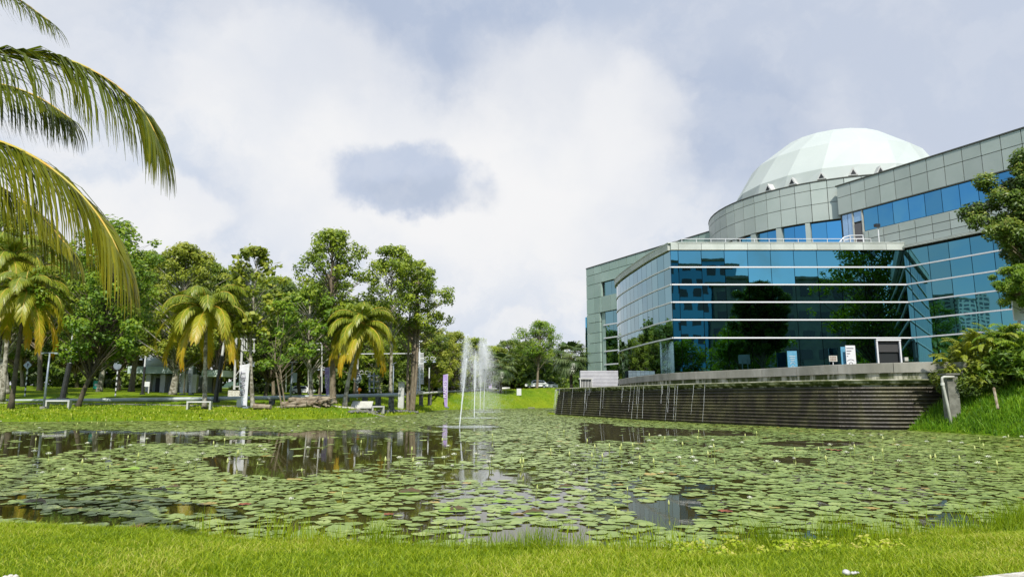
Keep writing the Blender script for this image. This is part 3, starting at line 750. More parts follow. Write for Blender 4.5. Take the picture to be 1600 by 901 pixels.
# the things opposite the glass, mirrored in it
def plain_block(name, x, y, wdt, dep, h, m, wm_, label, nb, nf, rz=0):
    e = empty(name, (x, y, 0), label, 'building', rz=rz)
    MB().box((0, 0, h / 2), (wdt, dep, h)).build('wall', m, e)
    wn2 = MB()
    for f in range(nf):
        for k in range(nb):
            for s_ in (-1, 1):
                wn2.box(((k + .5) * wdt / nb - wdt / 2, s_ * (dep / 2 + .02), (f + .5) * h / nf), (wdt / nb * .62, .12, h / nf * .5))
        for s_ in (-1, 1):
            for k in range(max(2, int(dep / 5))):
                nn = max(2, int(dep / 5)); wn2.box((s_ * (wdt / 2 + .02), (k + .5) * dep / nn - dep / 2, (f + .5) * h / nf), (.12, dep / nn * .6, h / nf * .5))
    wn2.build('window', wm_, e); MB().box((0, 0, h + .3), (wdt + .8, dep + .8, .6)).build('roof', M['conc'], e); return e
plain_block('campus_block', 66, -58, 40, 26, 27.5, mat('dark_render', (.17, .18, .175), (.22, .23, .22), .4), M['glassdk'], 'long dark campus block mirrored in the upper front glass', 10, 6)
plain_block('glass_block', 44, -56, 16, 20, 33, M['glassb'], M['glassdk'], 'blue glass block mirrored at the left of the front glass', 5, 8)
for k, (x, y, h) in enumerate(((-330, 150, 58), (-352, 112, 66), (-330, 74, 54))):
    plain_block('apartment_tower', x, y, 26, 26, h, mat('tower_render', (.42, .44, .44), (.36, .38, .38), .1), M['glassdk'], ('tall pale apartment tower mirrored in the right wing glass', 'middle and tallest apartment tower mirrored in the right wing', 'lowest apartment tower mirrored in the right wing')[k], 6, 26, .5)

# ------------------------------------------------------------------ foliage tools
def unit(v): return v / (np.linalg.norm(v, axis=-1, keepdims=True) + 1e-9)
def leaves(C, Nn, size, aspect=2.0, rg=rng):
    """rhombic leaves: centres (n,3), facing vectors (n,3)"""
    n = len(C); t = unit(rg.normal(size=(n, 3))); Nn = unit(Nn)
    u = unit(np.cross(Nn, t)); v = np.cross(Nn, u); s = size * rg.uniform(.7, 1.35, (n, 1))
    L = u * s; Wd = v * s / aspect; b = Nn * s * .12
    return np.stack([C - L, C - Wd * 1.0 + b - L * .1, C + L, C + Wd * 1.0 + b - L * .1], 1)
def crown_leaves(clumps, n, leaf, seed, droop=0.0, aspect=2.0, flat=.75):
    """clumps: (k,4) centre and radius. Returns quads and a shade value per leaf."""
    rg = np.random.default_rng(seed); K = len(clumps); w_ = clumps[:, 3] ** 2; idx = rg.choice(K, n, p=w_ / w_.sum())
    d = unit(rg.normal(size=(n, 3))); r = rg.uniform(.25, 1.0, n) ** .6
    C = clumps[idx, :3] + d * (r * clumps[idx, 3])[:, None] * np.array([1, 1, flat])
    # fine twig-scale grouping
    G = rg.normal(size=(n, 3)) * .5 * leaf; C = C + G
    Nn = d * .55 + np.array([0, -.45, .55]) + rg.normal(size=(n, 3)) * .42
    C[:, 2] -= droop * r * clumps[idx, 3]
    cv = rg.random(K)
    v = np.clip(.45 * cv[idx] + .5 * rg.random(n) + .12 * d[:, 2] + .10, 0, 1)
    return leaves(C, Nn, leaf, aspect, rg), v
def tree(name, x, y, hgt, cz0, cx, rad, leaf, nleaf, seed, lm, bark, label, group=None, lean=(0, 0), trunk_r=.16, clump=1.0, density=1.0, stems=1, aspect=2.0, droop=.1, open_=0.0, shape=1.0):
    """a tree standing at x, y: trunk and limbs in one mesh, leaves in another"""
    rnd = random.Random(seed); z = H(x, y) - .1
    e = empty(name, (x, y, z), label, 'tree', group)
    # clump centres fill an uneven crown between cz0 and hgt
    cl = []; K = int(64 * density * (rad / 3.0) ** 1.1 * max(.8, (hgt - cz0) / 7)) + 6; tries = 0
    ph = [rnd.uniform(0, 6.28) for _ in range(4)]
    while len(cl) < K and tries < 4000:
        tries += 1
        u = rnd.random() ; a = rnd.uniform(0, 6.283)
        prof_ = math.sin(math.pi * min(1, (u * .86 + .12))) ** (.6 * shape)
        lob = 1 + .28 * math.sin(3 * a + ph[0] + 4 * u) + .18 * math.sin(5 * a + ph[1] - 7 * u)
        rr_ = rad * prof_ * lob * math.sqrt(rnd.uniform(.12, 1)); zz_ = cz0 + (hgt - cz0) * u
        r0 = clump * rnd.uniform(.38, .92)
        p = Vector((cx + rr_ * math.cos(a) + lean[0] * u, lean[1] + rr_ * math.sin(a), zz_))
        if open_ and rnd.random() < open_ and abs(u - .5) < .45: continue
        cl.append((p.x, p.y, min(p.z, hgt - r0 * .6), r0))
    cl = np.array(cl)
    tb_ = MB()
    for s_ in range(stems):
        ox, oy = (0, 0) if stems == 1 else (rnd.uniform(-.5, .5), rnd.uniform(-.4, .4))
        top = cz0 + (hgt - cz0) * .78; path = []; rads = []
        nseg = 9; wx = [rnd.uniform(-.12, .12) for _ in range(3)]
        tr0 = .74 * trunk_r / math.sqrt(stems) * (1.15 if stems > 1 else 1)
        for k in range(nseg + 1):
            u = k / nseg; zz_ = top * u
            f_ = min(1, zz_ / max(cz0, .1)); xx = ox + (cx + ox * .8) * f_ ** 1.3 + wx[0] * math.sin(5 * u) + wx[1] * math.sin(11 * u) * .5
            path.append(Vector((xx, oy + lean[1] * f_ + wx[2] * math.sin(6 * u), zz_))); rads.append(tr0 * (1.35 if k == 0 else 1) * (1 - .8 * u) + .012)
        path.insert(1, path[0].lerp(path[1], .25)); rads.insert(1, tr0 * 1.08)
        tb_.tube(path, rads, 8)
        sel = [c for i_, c in enumerate(cl) if i_ % stems == s_]
        for c in sel:
            c = Vector(c[:3]); zt_ = max(cz0 * .55, c.z - (c.xy - path[-1].xy).length * rnd.uniform(.5, 1.0) - .5); zt_ = min(zt_, top * .97)
            k = 0
            while k < len(path) - 2 and path[k + 1].z < zt_: k += 1
            f_ = (zt_ - path[k].z) / max(.01, path[k + 1].z - path[k].z); p = path[k].lerp(path[k + 1], max(0, min(1, f_)))
            r0 = max(.02, rads[k] * .38); mid = p.lerp(c, .5) + Vector((rnd.uniform(-.2, .2), rnd.uniform(-.2, .2), rnd.uniform(-.1, .45)))
            tb_.tube([p, p.lerp(mid, .5) + Vector((0, 0, .05)), mid, mid.lerp(c, .55), c], [r0, r0 * .8, r0 * .6, r0 * .4, .012], 5, False)
    tb_.build('trunk', bark, e, True)
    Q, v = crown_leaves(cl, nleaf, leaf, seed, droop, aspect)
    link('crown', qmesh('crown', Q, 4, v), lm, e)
    return e
def tree_px(name, bx, Y, top, cxp, hw, bot, seed, lm, bark, label, **k):
    x = xat(bx, 610, Y); z = H(x, Y) - .1; hgt = zat(top, Y) - z; cz0 = zat(bot, Y) - z
    cxw = xat(cxp, (top + bot) / 2, Y) - x; rad = hw * Y / F
    ls = k.pop('leaf', .16); dens = k.pop('nd', 1.0)
    area = (2 * rad) * (hgt - cz0); n = int(dens * area * 85 * (.16 / ls) ** 2 * (1 + rad * .25))
    return tree(name, x, Y, hgt, cz0, cxw, rad * 1.2, ls, n, seed, lm, bark, label, **k)

# ------------------------------------------------------------------ trees on the far lawn
T = tree_px
T('tree', 8, 74, 336, 4, 75, 520, 11, M['leafy'], M['barkpale'], 'tall tree with thick pale mottled trunk at the left edge', trunk_r=.62)
T('tree', 62, 88, 372, 66, 62, 500, 12, M['leaf'], M['bark'], 'brown trunked tree behind the striped post with diamond sign', trunk_r=.42)
T('tree', 124, 60, 342, 170, 66, 560, 13, M['leafb'], M['barkdark'], 'big leafy tree with dark trunk leaning right beside the left bench', trunk_r=.27, density=1.3, clump=1.1)
T('tree', 155, 84, 410, 172, 46, 555, 14, M['leaf'], M['barkpale'], 'tree with pale trunk slanting right behind the tall leafy tree', trunk_r=.45)
T('tree', 205, 90, 392, 222, 42, 545, 15, M['leaf'], M['bark'], 'tree with broad tan trunk left of the small dome', trunk_r=.5)
T('tree', 270, 78, 383, 286, 56, 560, 16, M['leafy'], M['barkpale'], 'yellowish tree with thick mottled trunk in front of the white pavilion', trunk_r=.55, open_=.3)
T('tree', 288, 96, 440, 300, 40, 555, 17, M['leaf'], M['bark'], 'slim brown tree in front of the pavilion right of the mottled trunk', trunk_r=.28, stems=2)
T('tree', 334, 100, 430, 345, 42, 560, 18, M['leafd'], M['bark'], 'dark slender tree behind the dark lamp post right of the coconut palm', trunk_r=.25)
T('tree', 397, 62, 386, 396, 46, 520, 19, M['leafy'], M['barkpale'], 'sparse large leafed tree with mottled trunk beside the white flag', trunk_r=.27, leaf=.24, nd=.55, open_=.5, clump=.75, aspect=1.4)
T('tree', 414, 84, 440, 430, 56, 575, 20, M['leafd'], M['barkdark'], 'dense dark tree leaning right of the white flag', trunk_r=.35, density=1.3)
T('tree', 432, 88, 470, 455, 46, 585, 21, M['leaf'], M['bark'], 'cluster stemmed tree in the shade behind the cut logs', trunk_r=.4, stems=4)
T('tree', 447, 61, 470, 440, 40, 570, 22, M['leafb'], M['bark'], 'thin bare branched young tree rising from the log pile', trunk_r=.12, nd=.4, open_=.5, stems=2, clump=.7)
T('tree', 487, 64, 448, 484, 46, 548, 23, M['leafb'], M['barkpale'], 'bright green tree with straight pale trunk behind the log pile', trunk_r=.3, nd=.7, clump=.85)
T('tree', 521, 66, 360, 519, 50, 500, 24, M['leaf'], M['bark'], 'tallest tree with rounded crown behind the middle coconut palm', trunk_r=.42, density=1.5, open_=.15)
T('tree', 470, 90, 452, 466, 40, 575, 25, M['leafd'], M['barkdark'], 'shaded dark tree behind the grey T shaped lamp post', trunk_r=.35)
T('tree', 596, 92, 500, 590, 40, 585, 26, M['leaf'], M['barkpale'], 'low tree with slanting pale stems right of the coconut palm', trunk_r=.22, stems=3)
T('tree', 611, 71, 384, 612, 40, 500, 27, M['leaf'], M['barkpale'], 'tall narrow tree with slim pale trunk behind the solar lamp', trunk_r=.26, open_=.15, density=1.3)
T('tree', 640, 76, 408, 644, 47, 520, 28, M['leaf'], M['bark'], 'wide crowned tree with many fluted stems beside the white lattice tower', trunk_r=.5, stems=5, density=1.3, open_=.1)
T('tree', 556, 98, 470, 560, 46, 570, 29, M['leafd'], M['barkdark'], 'dark tree trunk behind the round traffic sign', trunk_r=.5)
T('tree', 676, 108, 512, 676, 34, 600, 30, M['leafy'], M['bark'], 'yellow green bushy tree right of the lattice tower', trunk_r=.3, density=1.3, open_=.1)
T('tree', 706, 116, 518, 708, 30, 602, 31, M['leafy'], M['bark'], 'small yellow green tree behind the purple flag by the fountain', trunk_r=.3, open_=.3, density=1.3)
T('tree', 742, 120, 528, 742, 32, 602, 32, M['leaf'], M['bark'], 'loose green tree seen through the fountain spray', trunk_r=.3, density=1.2)
T('tree', 768, 135, 540, 768, 32, 596, 33, M['leafy'], M['bark'], 'low yellow green tree just right of the fountain spray', trunk_r=.3, density=1.3)
T('tree', 800, 140, 531, 797, 34, 596, 34, M['leafd'], M['barkdark'], 'dark round tree left of the tall tree by the parked cars', trunk_r=.35, density=1.5)
T('tree', 825, 150, 533, 822, 28, 594, 35, M['leafd'], M['bark'], 'dark green tree right behind the square white sign', trunk_r=.3, density=1.4)
T('tree', 839, 128, 500, 843, 27, 556, 36, M['leafb'], M['bark'], 'tall slim trunked tree with round bright crown above the parked cars', trunk_r=.33, density=1.3, clump=1.3)
T('tree', 868, 150, 546, 868, 26, 596, 37, M['leaf'], M['bark'], 'low tree between the tall tree and the fan palm', trunk_r=.3, density=1.2)
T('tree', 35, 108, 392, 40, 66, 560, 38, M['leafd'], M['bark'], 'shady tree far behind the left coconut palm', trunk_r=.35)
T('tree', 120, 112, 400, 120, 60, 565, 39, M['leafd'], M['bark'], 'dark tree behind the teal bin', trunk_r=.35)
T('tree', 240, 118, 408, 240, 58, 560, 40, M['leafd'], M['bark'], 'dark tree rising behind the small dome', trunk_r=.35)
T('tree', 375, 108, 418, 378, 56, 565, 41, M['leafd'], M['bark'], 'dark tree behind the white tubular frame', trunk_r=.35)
T('tree', 428, 106, 432, 428, 52, 565, 43, M['leaf'], M['bark'], 'tree behind the dense dark one right of the white flag', trunk_r=.35)
T('tree', 186, 104, 396, 192, 52, 560, 44, M['leafy'], M['bark'], 'yellowish tree behind the tan trunk at left', trunk_r=.35)
T('tree', 320, 112, 404, 318, 50, 560, 45, M['leaf'], M['bark'], 'tree rising straight behind the bench coconut palm', trunk_r=.35)
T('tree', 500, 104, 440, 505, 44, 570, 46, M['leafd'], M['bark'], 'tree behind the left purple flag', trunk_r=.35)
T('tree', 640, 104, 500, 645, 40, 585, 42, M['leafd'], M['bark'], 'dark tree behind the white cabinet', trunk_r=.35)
# woodland behind them reads as one mass
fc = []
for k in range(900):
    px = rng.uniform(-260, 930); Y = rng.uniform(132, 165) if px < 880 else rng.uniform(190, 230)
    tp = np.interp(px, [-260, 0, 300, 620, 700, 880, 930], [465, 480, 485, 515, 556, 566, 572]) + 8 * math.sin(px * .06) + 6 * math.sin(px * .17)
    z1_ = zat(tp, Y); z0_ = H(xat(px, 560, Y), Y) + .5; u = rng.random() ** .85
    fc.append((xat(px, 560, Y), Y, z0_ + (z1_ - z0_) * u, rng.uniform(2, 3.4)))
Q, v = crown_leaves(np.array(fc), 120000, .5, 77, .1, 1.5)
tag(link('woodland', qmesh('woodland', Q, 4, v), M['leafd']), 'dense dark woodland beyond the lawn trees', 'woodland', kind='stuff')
# far wooded hill
hx = np.linspace(-420, 420, 60); hill = MB(); vs = []; 
for q in range(8):
    for x in hx: 
        Y = 520 + q * 45; top = 30 * math.exp(-((x - 60) / 170) ** 2) + 16 * math.exp(-((x + 200) / 160) ** 2)
        vs.append((x, Y, 4 + top * math.sin(math.pi * q / 7) * (1 + .15 * math.sin(x * .11 + q))))
hill.add(vs, [(q * 60 + k, q * 60 + k + 1, q * 60 + k + 61, q * 60 + k + 60) for q in range(7) for k in range(59)])
tag(hill.build('hill', mat('hill_forest', (.05, .085, .06), (.08, .12, .08), .05, 1, spec=0, bump=1, bscale=.2), smooth=True), kind='structure')
# low hedge and ground bushes in the shade under the trees
for k, (px, Y, hw, hh, lb_) in enumerate(((75, 112, 60, 1.6, 'low dark hedge under the trees behind the left lamp posts'), (400, 118, 40, 1.3, 'low hedge behind the white flag'), (620, 112, 34, 1.5, 'low dark hedge behind the white cabinet'), (150, 120, 34, 1.4, 'low hedge behind the teal bin'))):
    x = xat(px, 605, Y); W_ = hw * Y / F; cl = np.array([(rng.uniform(-W_, W_), rng.uniform(-1, 1), rng.uniform(.4, hh), .7) for _ in range(30)])
    e = empty('hedge', (x, Y, H(x, Y)), lb_, 'hedge'); Q, v = crown_leaves(cl, 2500, .22, 90 + k); link('foliage', qmesh('foliage', Q, 4, v), M['leafd'], e)

# ------------------------------------------------------------------ palms
def frond_quads(path, n, llen, width, rg, segs=3, side=.75, fwd=.5, grav=.9, tone=(.2, .5), tiptone=.3, up=(0, 0, 1), start=.1, curl=.0):
    """leaflets along both sides of a midrib path (m,3)"""
    path = np.array(path); d = np.linalg.norm(np.diff(path, axis=0), axis=1); s = np.concatenate([[0], np.cumsum(d)]); L = s[-1]
    u = np.linspace(start, .995, n); P = np.stack([np.interp(u * L, s, path[:, k]) for k in range(3)], 1)
    P2 = np.stack([np.interp(np.minimum(1, u + .02) * L, s, path[:, k]) for k in range(3)], 1)
    P1 = np.stack([np.interp(np.maximum(0, u - .02) * L, s, path[:, k]) for k in range(3)], 1)
    T_ = unit(P2 - P1); up = np.array(up, float); S = unit(np.cross(T_, up)); U = np.cross(S, T_)
    out = []; att = []
    for sg in (-1, 1):
        ln = llen * (np.sin(np.pi * (u * .8 + .14)) ** .55) * rg.uniform(.88, 1.08, n)
        dir_ = unit(S * sg * side + T_ * (fwd + .5 * u[:, None]) + U * .18 + rg.normal(size=(n, 3)) * .05)
        wd = unit(np.cross(dir_, U + rg.normal(size=(n, 3)) * .15)) * width * .5
        pts = [P]; cur = dir_
        for k in range(segs):
            cur = unit(cur + np.array([0, 0, -1.0]) * grav / segs * (1.0 + .6 * k)); pts.append(pts[-1] + cur * (ln / segs)[:, None])
        prof_ = [.6, 1.0, .8, .5, .08] if segs == 4 else ([.7, 1.0, .7, .06] if segs == 3 else [.8, .9, .08])
        for k in range(segs):
            a, b = pts[k], pts[k + 1]; out.append(np.stack([a - wd * prof_[k], b - wd * prof_[k + 1], b + wd * prof_[k + 1], a + wd * prof_[k]], 1))
            att.append(np.clip(tone[0] + (tone[1] - tone[0]) * u + tiptone * (k / segs) ** 2 + rg.normal(size=n) * .06, 0, 1))
    return np.concatenate(out), np.concatenate(att)
def arc(az, el, L, droop, n=12, o=(0, 0, 0), bend=0):
    p = np.array(o, float); P = [p.copy()]; a = el
    for k in range(n):
        a -= droop / n * (.5 + 1.1 * k / n); az += bend / n
        p = p + np.array([math.cos(az) * math.cos(a), math.sin(az) * math.cos(a), math.sin(a)]) * L / n; P.append(p.copy())
    return P
def coconut_palm(bx, Y, cxp, cyp, rpx, seed, label, dark=False):
    rg = np.random.default_rng(seed); x = xat(bx, 620, Y); z = H(x, Y) - .1
    e = empty('coconut_palm', (x, Y, z), label, 'palm tree'); c = at(cxp, cyp, Y) - Vector((x, Y, z))
    pts = []; rd_ = []
    for k in range(13):
        u = k / 12; pts.append((c.x * (u ** 1.5 if abs(c.x) > .6 else u), 0, c.z * u)); rd_.append(.20 * (1 - .45 * u) + (.10 if k == 0 else 0) + (.02 if k % 2 else 0))
    MB().tube(pts, rd_, 10).build('trunk', M['barkdark'] if dark else M['barkpale'], e, True)
    L = rpx * Y / F
    nf = 30
    for k in range(nf):
        ring_ = k / nf; el = math.radians(84 - 128 * ring_ + rg.uniform(-8, 8)); az = k * 2.39996 + rg.uniform(-.2, .2)
        L_ = L * (1.15 + .75 * max(0, ring_ - .3)) * rg.uniform(.9, 1.1); P = arc(az, el, L_, math.radians(95 + 30 * (1 - ring_)) if ring_ < .75 else math.radians(62), 10, c, rg.uniform(-.5, .5))
        t0_ = .18 + .30 * ring_ ** 1.3; t1_ = t0_ + (.12 + .45 * max(0, ring_ - .4))
        Q, v = frond_quads(P, 60, L * rg.uniform(.31, .39), .075, rg, 2, .8, .55, .95, (t0_, t1_), .22)
        fr = link('frond', qmesh('frond', Q, 4, v), M['palm'], e)
        MB().tube(P, list(np.linspace(.05, .012, len(P))), 5).build('midrib', M['rachis'], fr)
    nut = MB()
    for k in range(9):
        a = k * .7; nut.lathe((c.x + .33 * math.cos(a), c.y + .33 * math.sin(a) - .1, c.z - .3 - .12 * (k % 2)), [(.02, -.15), (.12, -.08), (.15, .02), (.10, .12), (.02, .16)], 8)
    nut.build('coconuts', M['coconut'], e, True)
    return e
coconut_palm(19, 57, 40, 456, 66, 101, 'coconut palm with orange hanging fronds at the left edge', True)
coconut_palm(4, 64, 16, 405, 70, 104, 'greener coconut palm behind the left one')
coconut_palm(321, 60, 322, 482, 70, 102, 'coconut palm with orange nuts standing behind the white bench')
coconut_palm(539, 63, 566, 508, 58, 103, 'coconut palm with curved leaning trunk near the tilted slab')
def fan_palm(bx, Y, cyp, rpx, seed, label):
    rg = np.random.default_rng(seed); x = xat(bx, 600, Y); z = H(x, Y) - .1
    e = empty('fan_palm', (x, Y, z), label, 'palm tree'); c = at(bx, cyp, Y) - Vector((x, Y, z)); R_ = rpx * Y / F
    MB().tube([(0, 0, 0), (.05, 0, c.z * .5), (0, 0, c.z)], [.28, .2, .18], 8).build('trunk', M['barkdark'], e, True)
    st = MB(); out = []; att = []
    for k in range(34):
        el = math.radians(80 - 125 * k / 34); az = k * 2.4; P = arc(az, el, R_ * .62, .5, 5, (0, 0, c.z)); st.tube(P, .035, 4, False)
        tip = np.array(P[-1]); d = unit(np.array(P[-1]) - np.array(P[-2])); s = unit(np.cross(d, [0, 0, 1])); up_ = np.cross(s, d); tone = rg.uniform(.15, .8)
        for q in np.linspace(-1.9, 1.9, 22):
            dd = unit(d * math.cos(q) + s * math.sin(q)); wv = np.cross(dd, up_) * R_ * .026; ln = R_ * .52 * rg.uniform(.85, 1.1)
            m1 = tip + dd * ln * .6 + up_ * .05; m2 = tip + dd * ln + np.array([0, 0, -ln * .35])
            out.append([tip - wv * .3, m1 - wv, m1 + wv, tip + wv * .3]); out.append([m1 - wv, m2 - wv * .1, m2 + wv * .1, m1 + wv]); att += [tone, tone + .1]
    st.build('stalks', M['stalk'], e); link('fronds', qmesh('fronds', np.array(out), 4, np.clip(np.array(att), 0, 1)), M['fan'], e)
fan_palm(892, 88, 558, 32, 201, 'fan palm standing left of the green wing')
fan_palm(782, 118, 572, 27, 202, 'fan palm on the bank right of the fountain')

# near coconut palm reaching in from the left
YN = 6.6
c = at(-330, 190, 7.0); e = empty('coconut_palm', (c.x, 7.0, 0), 'near coconut palm reaching in at the upper left with long drooping fronds', 'palm tree')
e.location.z = H(c.x, 7.0) - .1; off = Vector(e.location)
cz_ = c.z - off.z
MB().tube([(-.3, .3, 0), (-.35, .2, 1.0), (-.25, .1, 2.5), (0, 0, cz_)], [.26, .17, .15, .14], 12).build('trunk', M['barkpale'], e, True)
def near_frond(pix, llen, seed, tone, n=105, grav=1.2, side=.34, fwd=.58, tip=.25, start=.12):
    rg = np.random.default_rng(seed); P = [np.array(at(px, py, Y) - off) for px, py, Y in pix]
    # smooth
    P = np.array(P)
    for _ in range(2):
        Q_ = [P[0]]
        for a, b in zip(P[:-1], P[1:]): Q_ += [a * .75 + b * .25, a * .25 + b * .75]
        Q_.append(P[-1]); P = np.array(Q_)
    Q, v = frond_quads(P, n, llen, .028, rg, 4, side, fwd, grav, tone, tip, start=start)
    fr = link('frond', qmesh('frond', Q, 4, v), M['palmn'], e)
    MB().tube([tuple(p) for p in P], list(np.linspace(.028, .006, len(P))), 6).build('midrib', M['rachis'], fr, True)
near_frond([(-330, 190, 7), (-240, 120, 6.8), (-120, 88, 6.7), (0, 80, 6.6), (70, 84, 6.6), (120, 98, 6.5), (165, 122, 6.5), (205, 152, 6.5), (232, 186, 6.4), (248, 222, 6.4)], 1.5, 1, (.2, .42), 200)
near_frond([(-330, 190, 7), (-220, 190, 6.6), (-90, 200, 6.4), (0, 220, 6.3), (60, 248, 6.2), (108, 285, 6.2), (146, 325, 6.2), (172, 365, 6.1), (192, 410, 6.1)], 1.4, 2, (.2, .6), 200, tip=.3)
near_frond([(-330, 190, 7), (-250, 150, 7.4), (-150, 130, 7.5), (-60, 125, 7.5), (0, 130, 7.4), (60, 150, 7.3), (110, 185, 7.2)], 1.1, 7, (.15, .4), 120)
near_frond([(-330, 190, 7), (-260, 210, 7.5), (-170, 225, 7.5), (-80, 250, 7.4), (-10, 285, 7.4), (60, 330, 7.3), (110, 390, 7.2)], 1.1, 8, (.25, .6), 120)
near_frond([(-330, 190, 7), (-280, 30, 7.2), (-230, -40, 7.2), (-140, -62, 7.2), (-50, -40, 7.2), (20, -8, 7.2), (78, 34, 7.2)], .95, 3, (.1, .35), 130, grav=.7, side=.5, fwd=.7)
near_frond([(-330, 190, 7), (-400, 60, 8), (-480, 40, 9), (-560, 120, 10)], .9, 4, (.2, .5), 80)
near_frond([(-330, 190, 7), (-430, 150, 6), (-600, 200, 5.5), (-760, 400, 5.2)], .9, 5, (.2, .6), 80)
near_frond([(-330, 190, 7), (-300, -40, 8), (-320, -180, 9), (-330, -240, 10.5)], .9, 6, (.1, .4), 80)

# ------------------------------------------------------------------ right bank tree, shrubs and tall grass
x = xat(1672, 600, 35); tree('tree', x, 35, zat(228, 35) - H(x, 35), zat(462, 35) - H(x, 35), -.1, 2.75, .10, 100000, 301, M['leafr'], M['bark'], 'large glossy leafed tree overhanging at the right edge', trunk_r=.3, density=4.0, clump=.8, aspect=2.4)
x = xat(1690, 600, 33.5); tree('tree', x, 33.5, zat(412, 33.5) - H(x, 33.5), zat(468, 33.5) - H(x, 33.5), xat(1592, 440, 33.5) - x, 1.3, .07, 14000, 302, M['leafb'], M['bark'], 'feathery bright green tree under the glossy one at the right edge', trunk_r=.12, clump=.45, density=1.3, aspect=3)
for k, (x, y, h, r_) in enumerate(((45, 27, 19.5, 5.5), (52, 14, 8, 4), (36, 6, 13, 5.5), (28, -4, 11, 5))):
    tree('tree', x, y, h, h * .3, 0, r_, .22, 9000, 310 + k, M['leaf'], M['bark'], ('tall tree mirrored in the middle of the front glass', 'lower tree mirrored beside the tall one in the front glass', 'round tree mirrored low in the front glass', 'small tree mirrored at the left of the front glass')[k], trunk_r=.4, density=1.4, clump=1.3)
def shrub(x, y, h, r_, seed, m, label, leaf=.16, n=2200, aspect=5, z=None):
    rg = np.random.default_rng(seed); z = H(x, y) - .05 if z is None else z; e = empty('shrub', (x, y, z), label, 'shrub'); st = MB(); cl = []
    for k in range(46):
        az = rg.uniform(0, 6.28); q = rg.random() ** .6; zz = h * (1 - .75 * q ** 2.2) * rg.uniform(.45, 1.0); p = (r_ * q * math.cos(az), r_ * q * math.sin(az) * .8, zz)
        cl.append((*p, rg.uniform(.22, .42))); st.tube([(p[0] * .15, p[1] * .15, 0), (p[0] * .5, p[1] * .5, zz * .75), p], [.03, .02, .008], 4, False)
    Q, v = crown_leaves(np.array(cl), n, leaf, seed, .35, 4.2, .8); out = [Q]; att = [v * .9]
    for k in range(16):
        az = rg.uniform(0, 6.28); P = arc(az, math.radians(rg.uniform(30, 80)), r_ * .75, rg.uniform(1.0, 1.9), 6, (r_ * .5 * math.cos(az), r_ * .45 * math.sin(az), h * rg.uniform(.5, .8)))
        st.tube(P, list(np.linspace(.014, .005, len(P))), 4, False); tone = rg.uniform(.3, .7); Q, v = frond_quads(P, 15, leaf * 1.9, leaf * .42, rg, 2, .8, .6, .8, (tone, tone + .2), .12, start=.15); out.append(Q); att.append(v)
    st.build('stems', M['stalk'], e); link('foliage', qmesh('foliage', np.concatenate(out), 4, np.concatenate(att)), m, e); return e
shs = [(1512, 34.3, 2.7, 1.5, 'leafy', 'arching long leafed shrub nearest the parapet end'), (1550, 33.7, 3.1, 1.8, 'leafy', 'tall yellow tipped shrub in the middle of the right bank clump'), (1592, 32.9, 3.1, 1.8, 'leafb', 'bright green shrub below the white board at the right edge'), (1520, 33.7, 1.4, 1.4, 'leafd', 'dark low shrub under the arching one beside the concrete pier'), (1568, 33.0, 1.4, 1.6, 'leafd', 'dark low shrub in the shade of the right bank clump'), (1635, 31.6, 2.6, 1.8, 'leafb', 'bright shrub cut by the right edge')]
for k, (px, Y, h, r_, m, lb_) in enumerate(shs): shrub(xat(px, 600, Y), Y, h, r_, 400 + k, M[m], lb_, leaf=.15 if m != 'leafd' else .11, n=3800)
# white board behind the shrubs
a = at(1581, 471, 34.6); b = at(1622, 494, 34.6); e = empty('board_sign', ((a.x + b.x) / 2, 34.6, H(a.x, 34.6)), 'white board with faint dark print above the shrubs at the right edge', 'sign')
zc_ = (a.z + b.z) / 2 - e.location.z - .1; Lw = b.x - a.x
MB().box((0, 0, zc_), (Lw, .08, a.z - b.z + .25)).build('board', M['bright'], e)
MB().box((-.3, .1, zc_ / 2), (.1, .1, zc_)).box((.3, .1, zc_ / 2), (.1, .1, zc_)).build('post', M['white'], e)
m_ = MB(); m_.box((-.30, -.06, zc_ + .22), (.05, .02, .10)).box((-.18, -.06, zc_ + .22), (.08, .02, .10)).tube([(-.34, -.06, zc_ + .05), (-.12, -.06, zc_ + .08), (-.02, -.06, zc_), (-.12, -.06, zc_ - .1), (-.32, -.06, zc_ - .08)], .018, 5); m_.build('printing', M['ink'], e)
# leaning timber prop below the shrubs
a = at(1553, 606, 27.5); b = at(1558, 626, 26.8); e = empty('wooden_stake', (b.x, b.y, b.z), 'short reddish wooden stake on the right grass bank', 'stake'); MB().tube([(0, 0, -.3), (a.x - b.x, a.y - b.y, a.z - b.z)], .05, 6).build('stake', M['wood'], e)

def blades(X, Y, Z, h, wd, lean, seed, name, m, label, cat='grass', tone=(0, 1)):
    rg = np.random.default_rng(seed); n = len(X); a = rg.uniform(0, 6.283, n); la = rg.uniform(0, 6.283, n); l = lean * rg.uniform(.1, 1, n) * h
    B = np.stack([X, Y, Z], 1); wv = np.stack([np.cos(a), np.sin(a), np.zeros(n)], 1) * (wd * .5)[:, None]; ld = np.stack([np.cos(la), np.sin(la), np.zeros(n)], 1)
    Mi = B + ld * (l * .35)[:, None]; Mi[:, 2] += h * .58; Tp = B + ld * l[:, None]; Tp[:, 2] += h * .98
    Q = np.concatenate([np.stack([B - wv, Mi - wv * .8, Mi + wv * .8, B + wv], 1), np.stack([Mi - wv * .8, Tp - wv * .06, Tp + wv * .06, Mi + wv * .8], 1)])
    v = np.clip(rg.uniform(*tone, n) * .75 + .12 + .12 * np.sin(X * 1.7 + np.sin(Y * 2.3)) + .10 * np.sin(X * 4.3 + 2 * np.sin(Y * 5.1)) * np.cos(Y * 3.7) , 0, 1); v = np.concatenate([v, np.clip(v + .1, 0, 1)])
    return tag(link(name, qmesh(name, Q, 4, v), m), label, cat, kind='stuff')
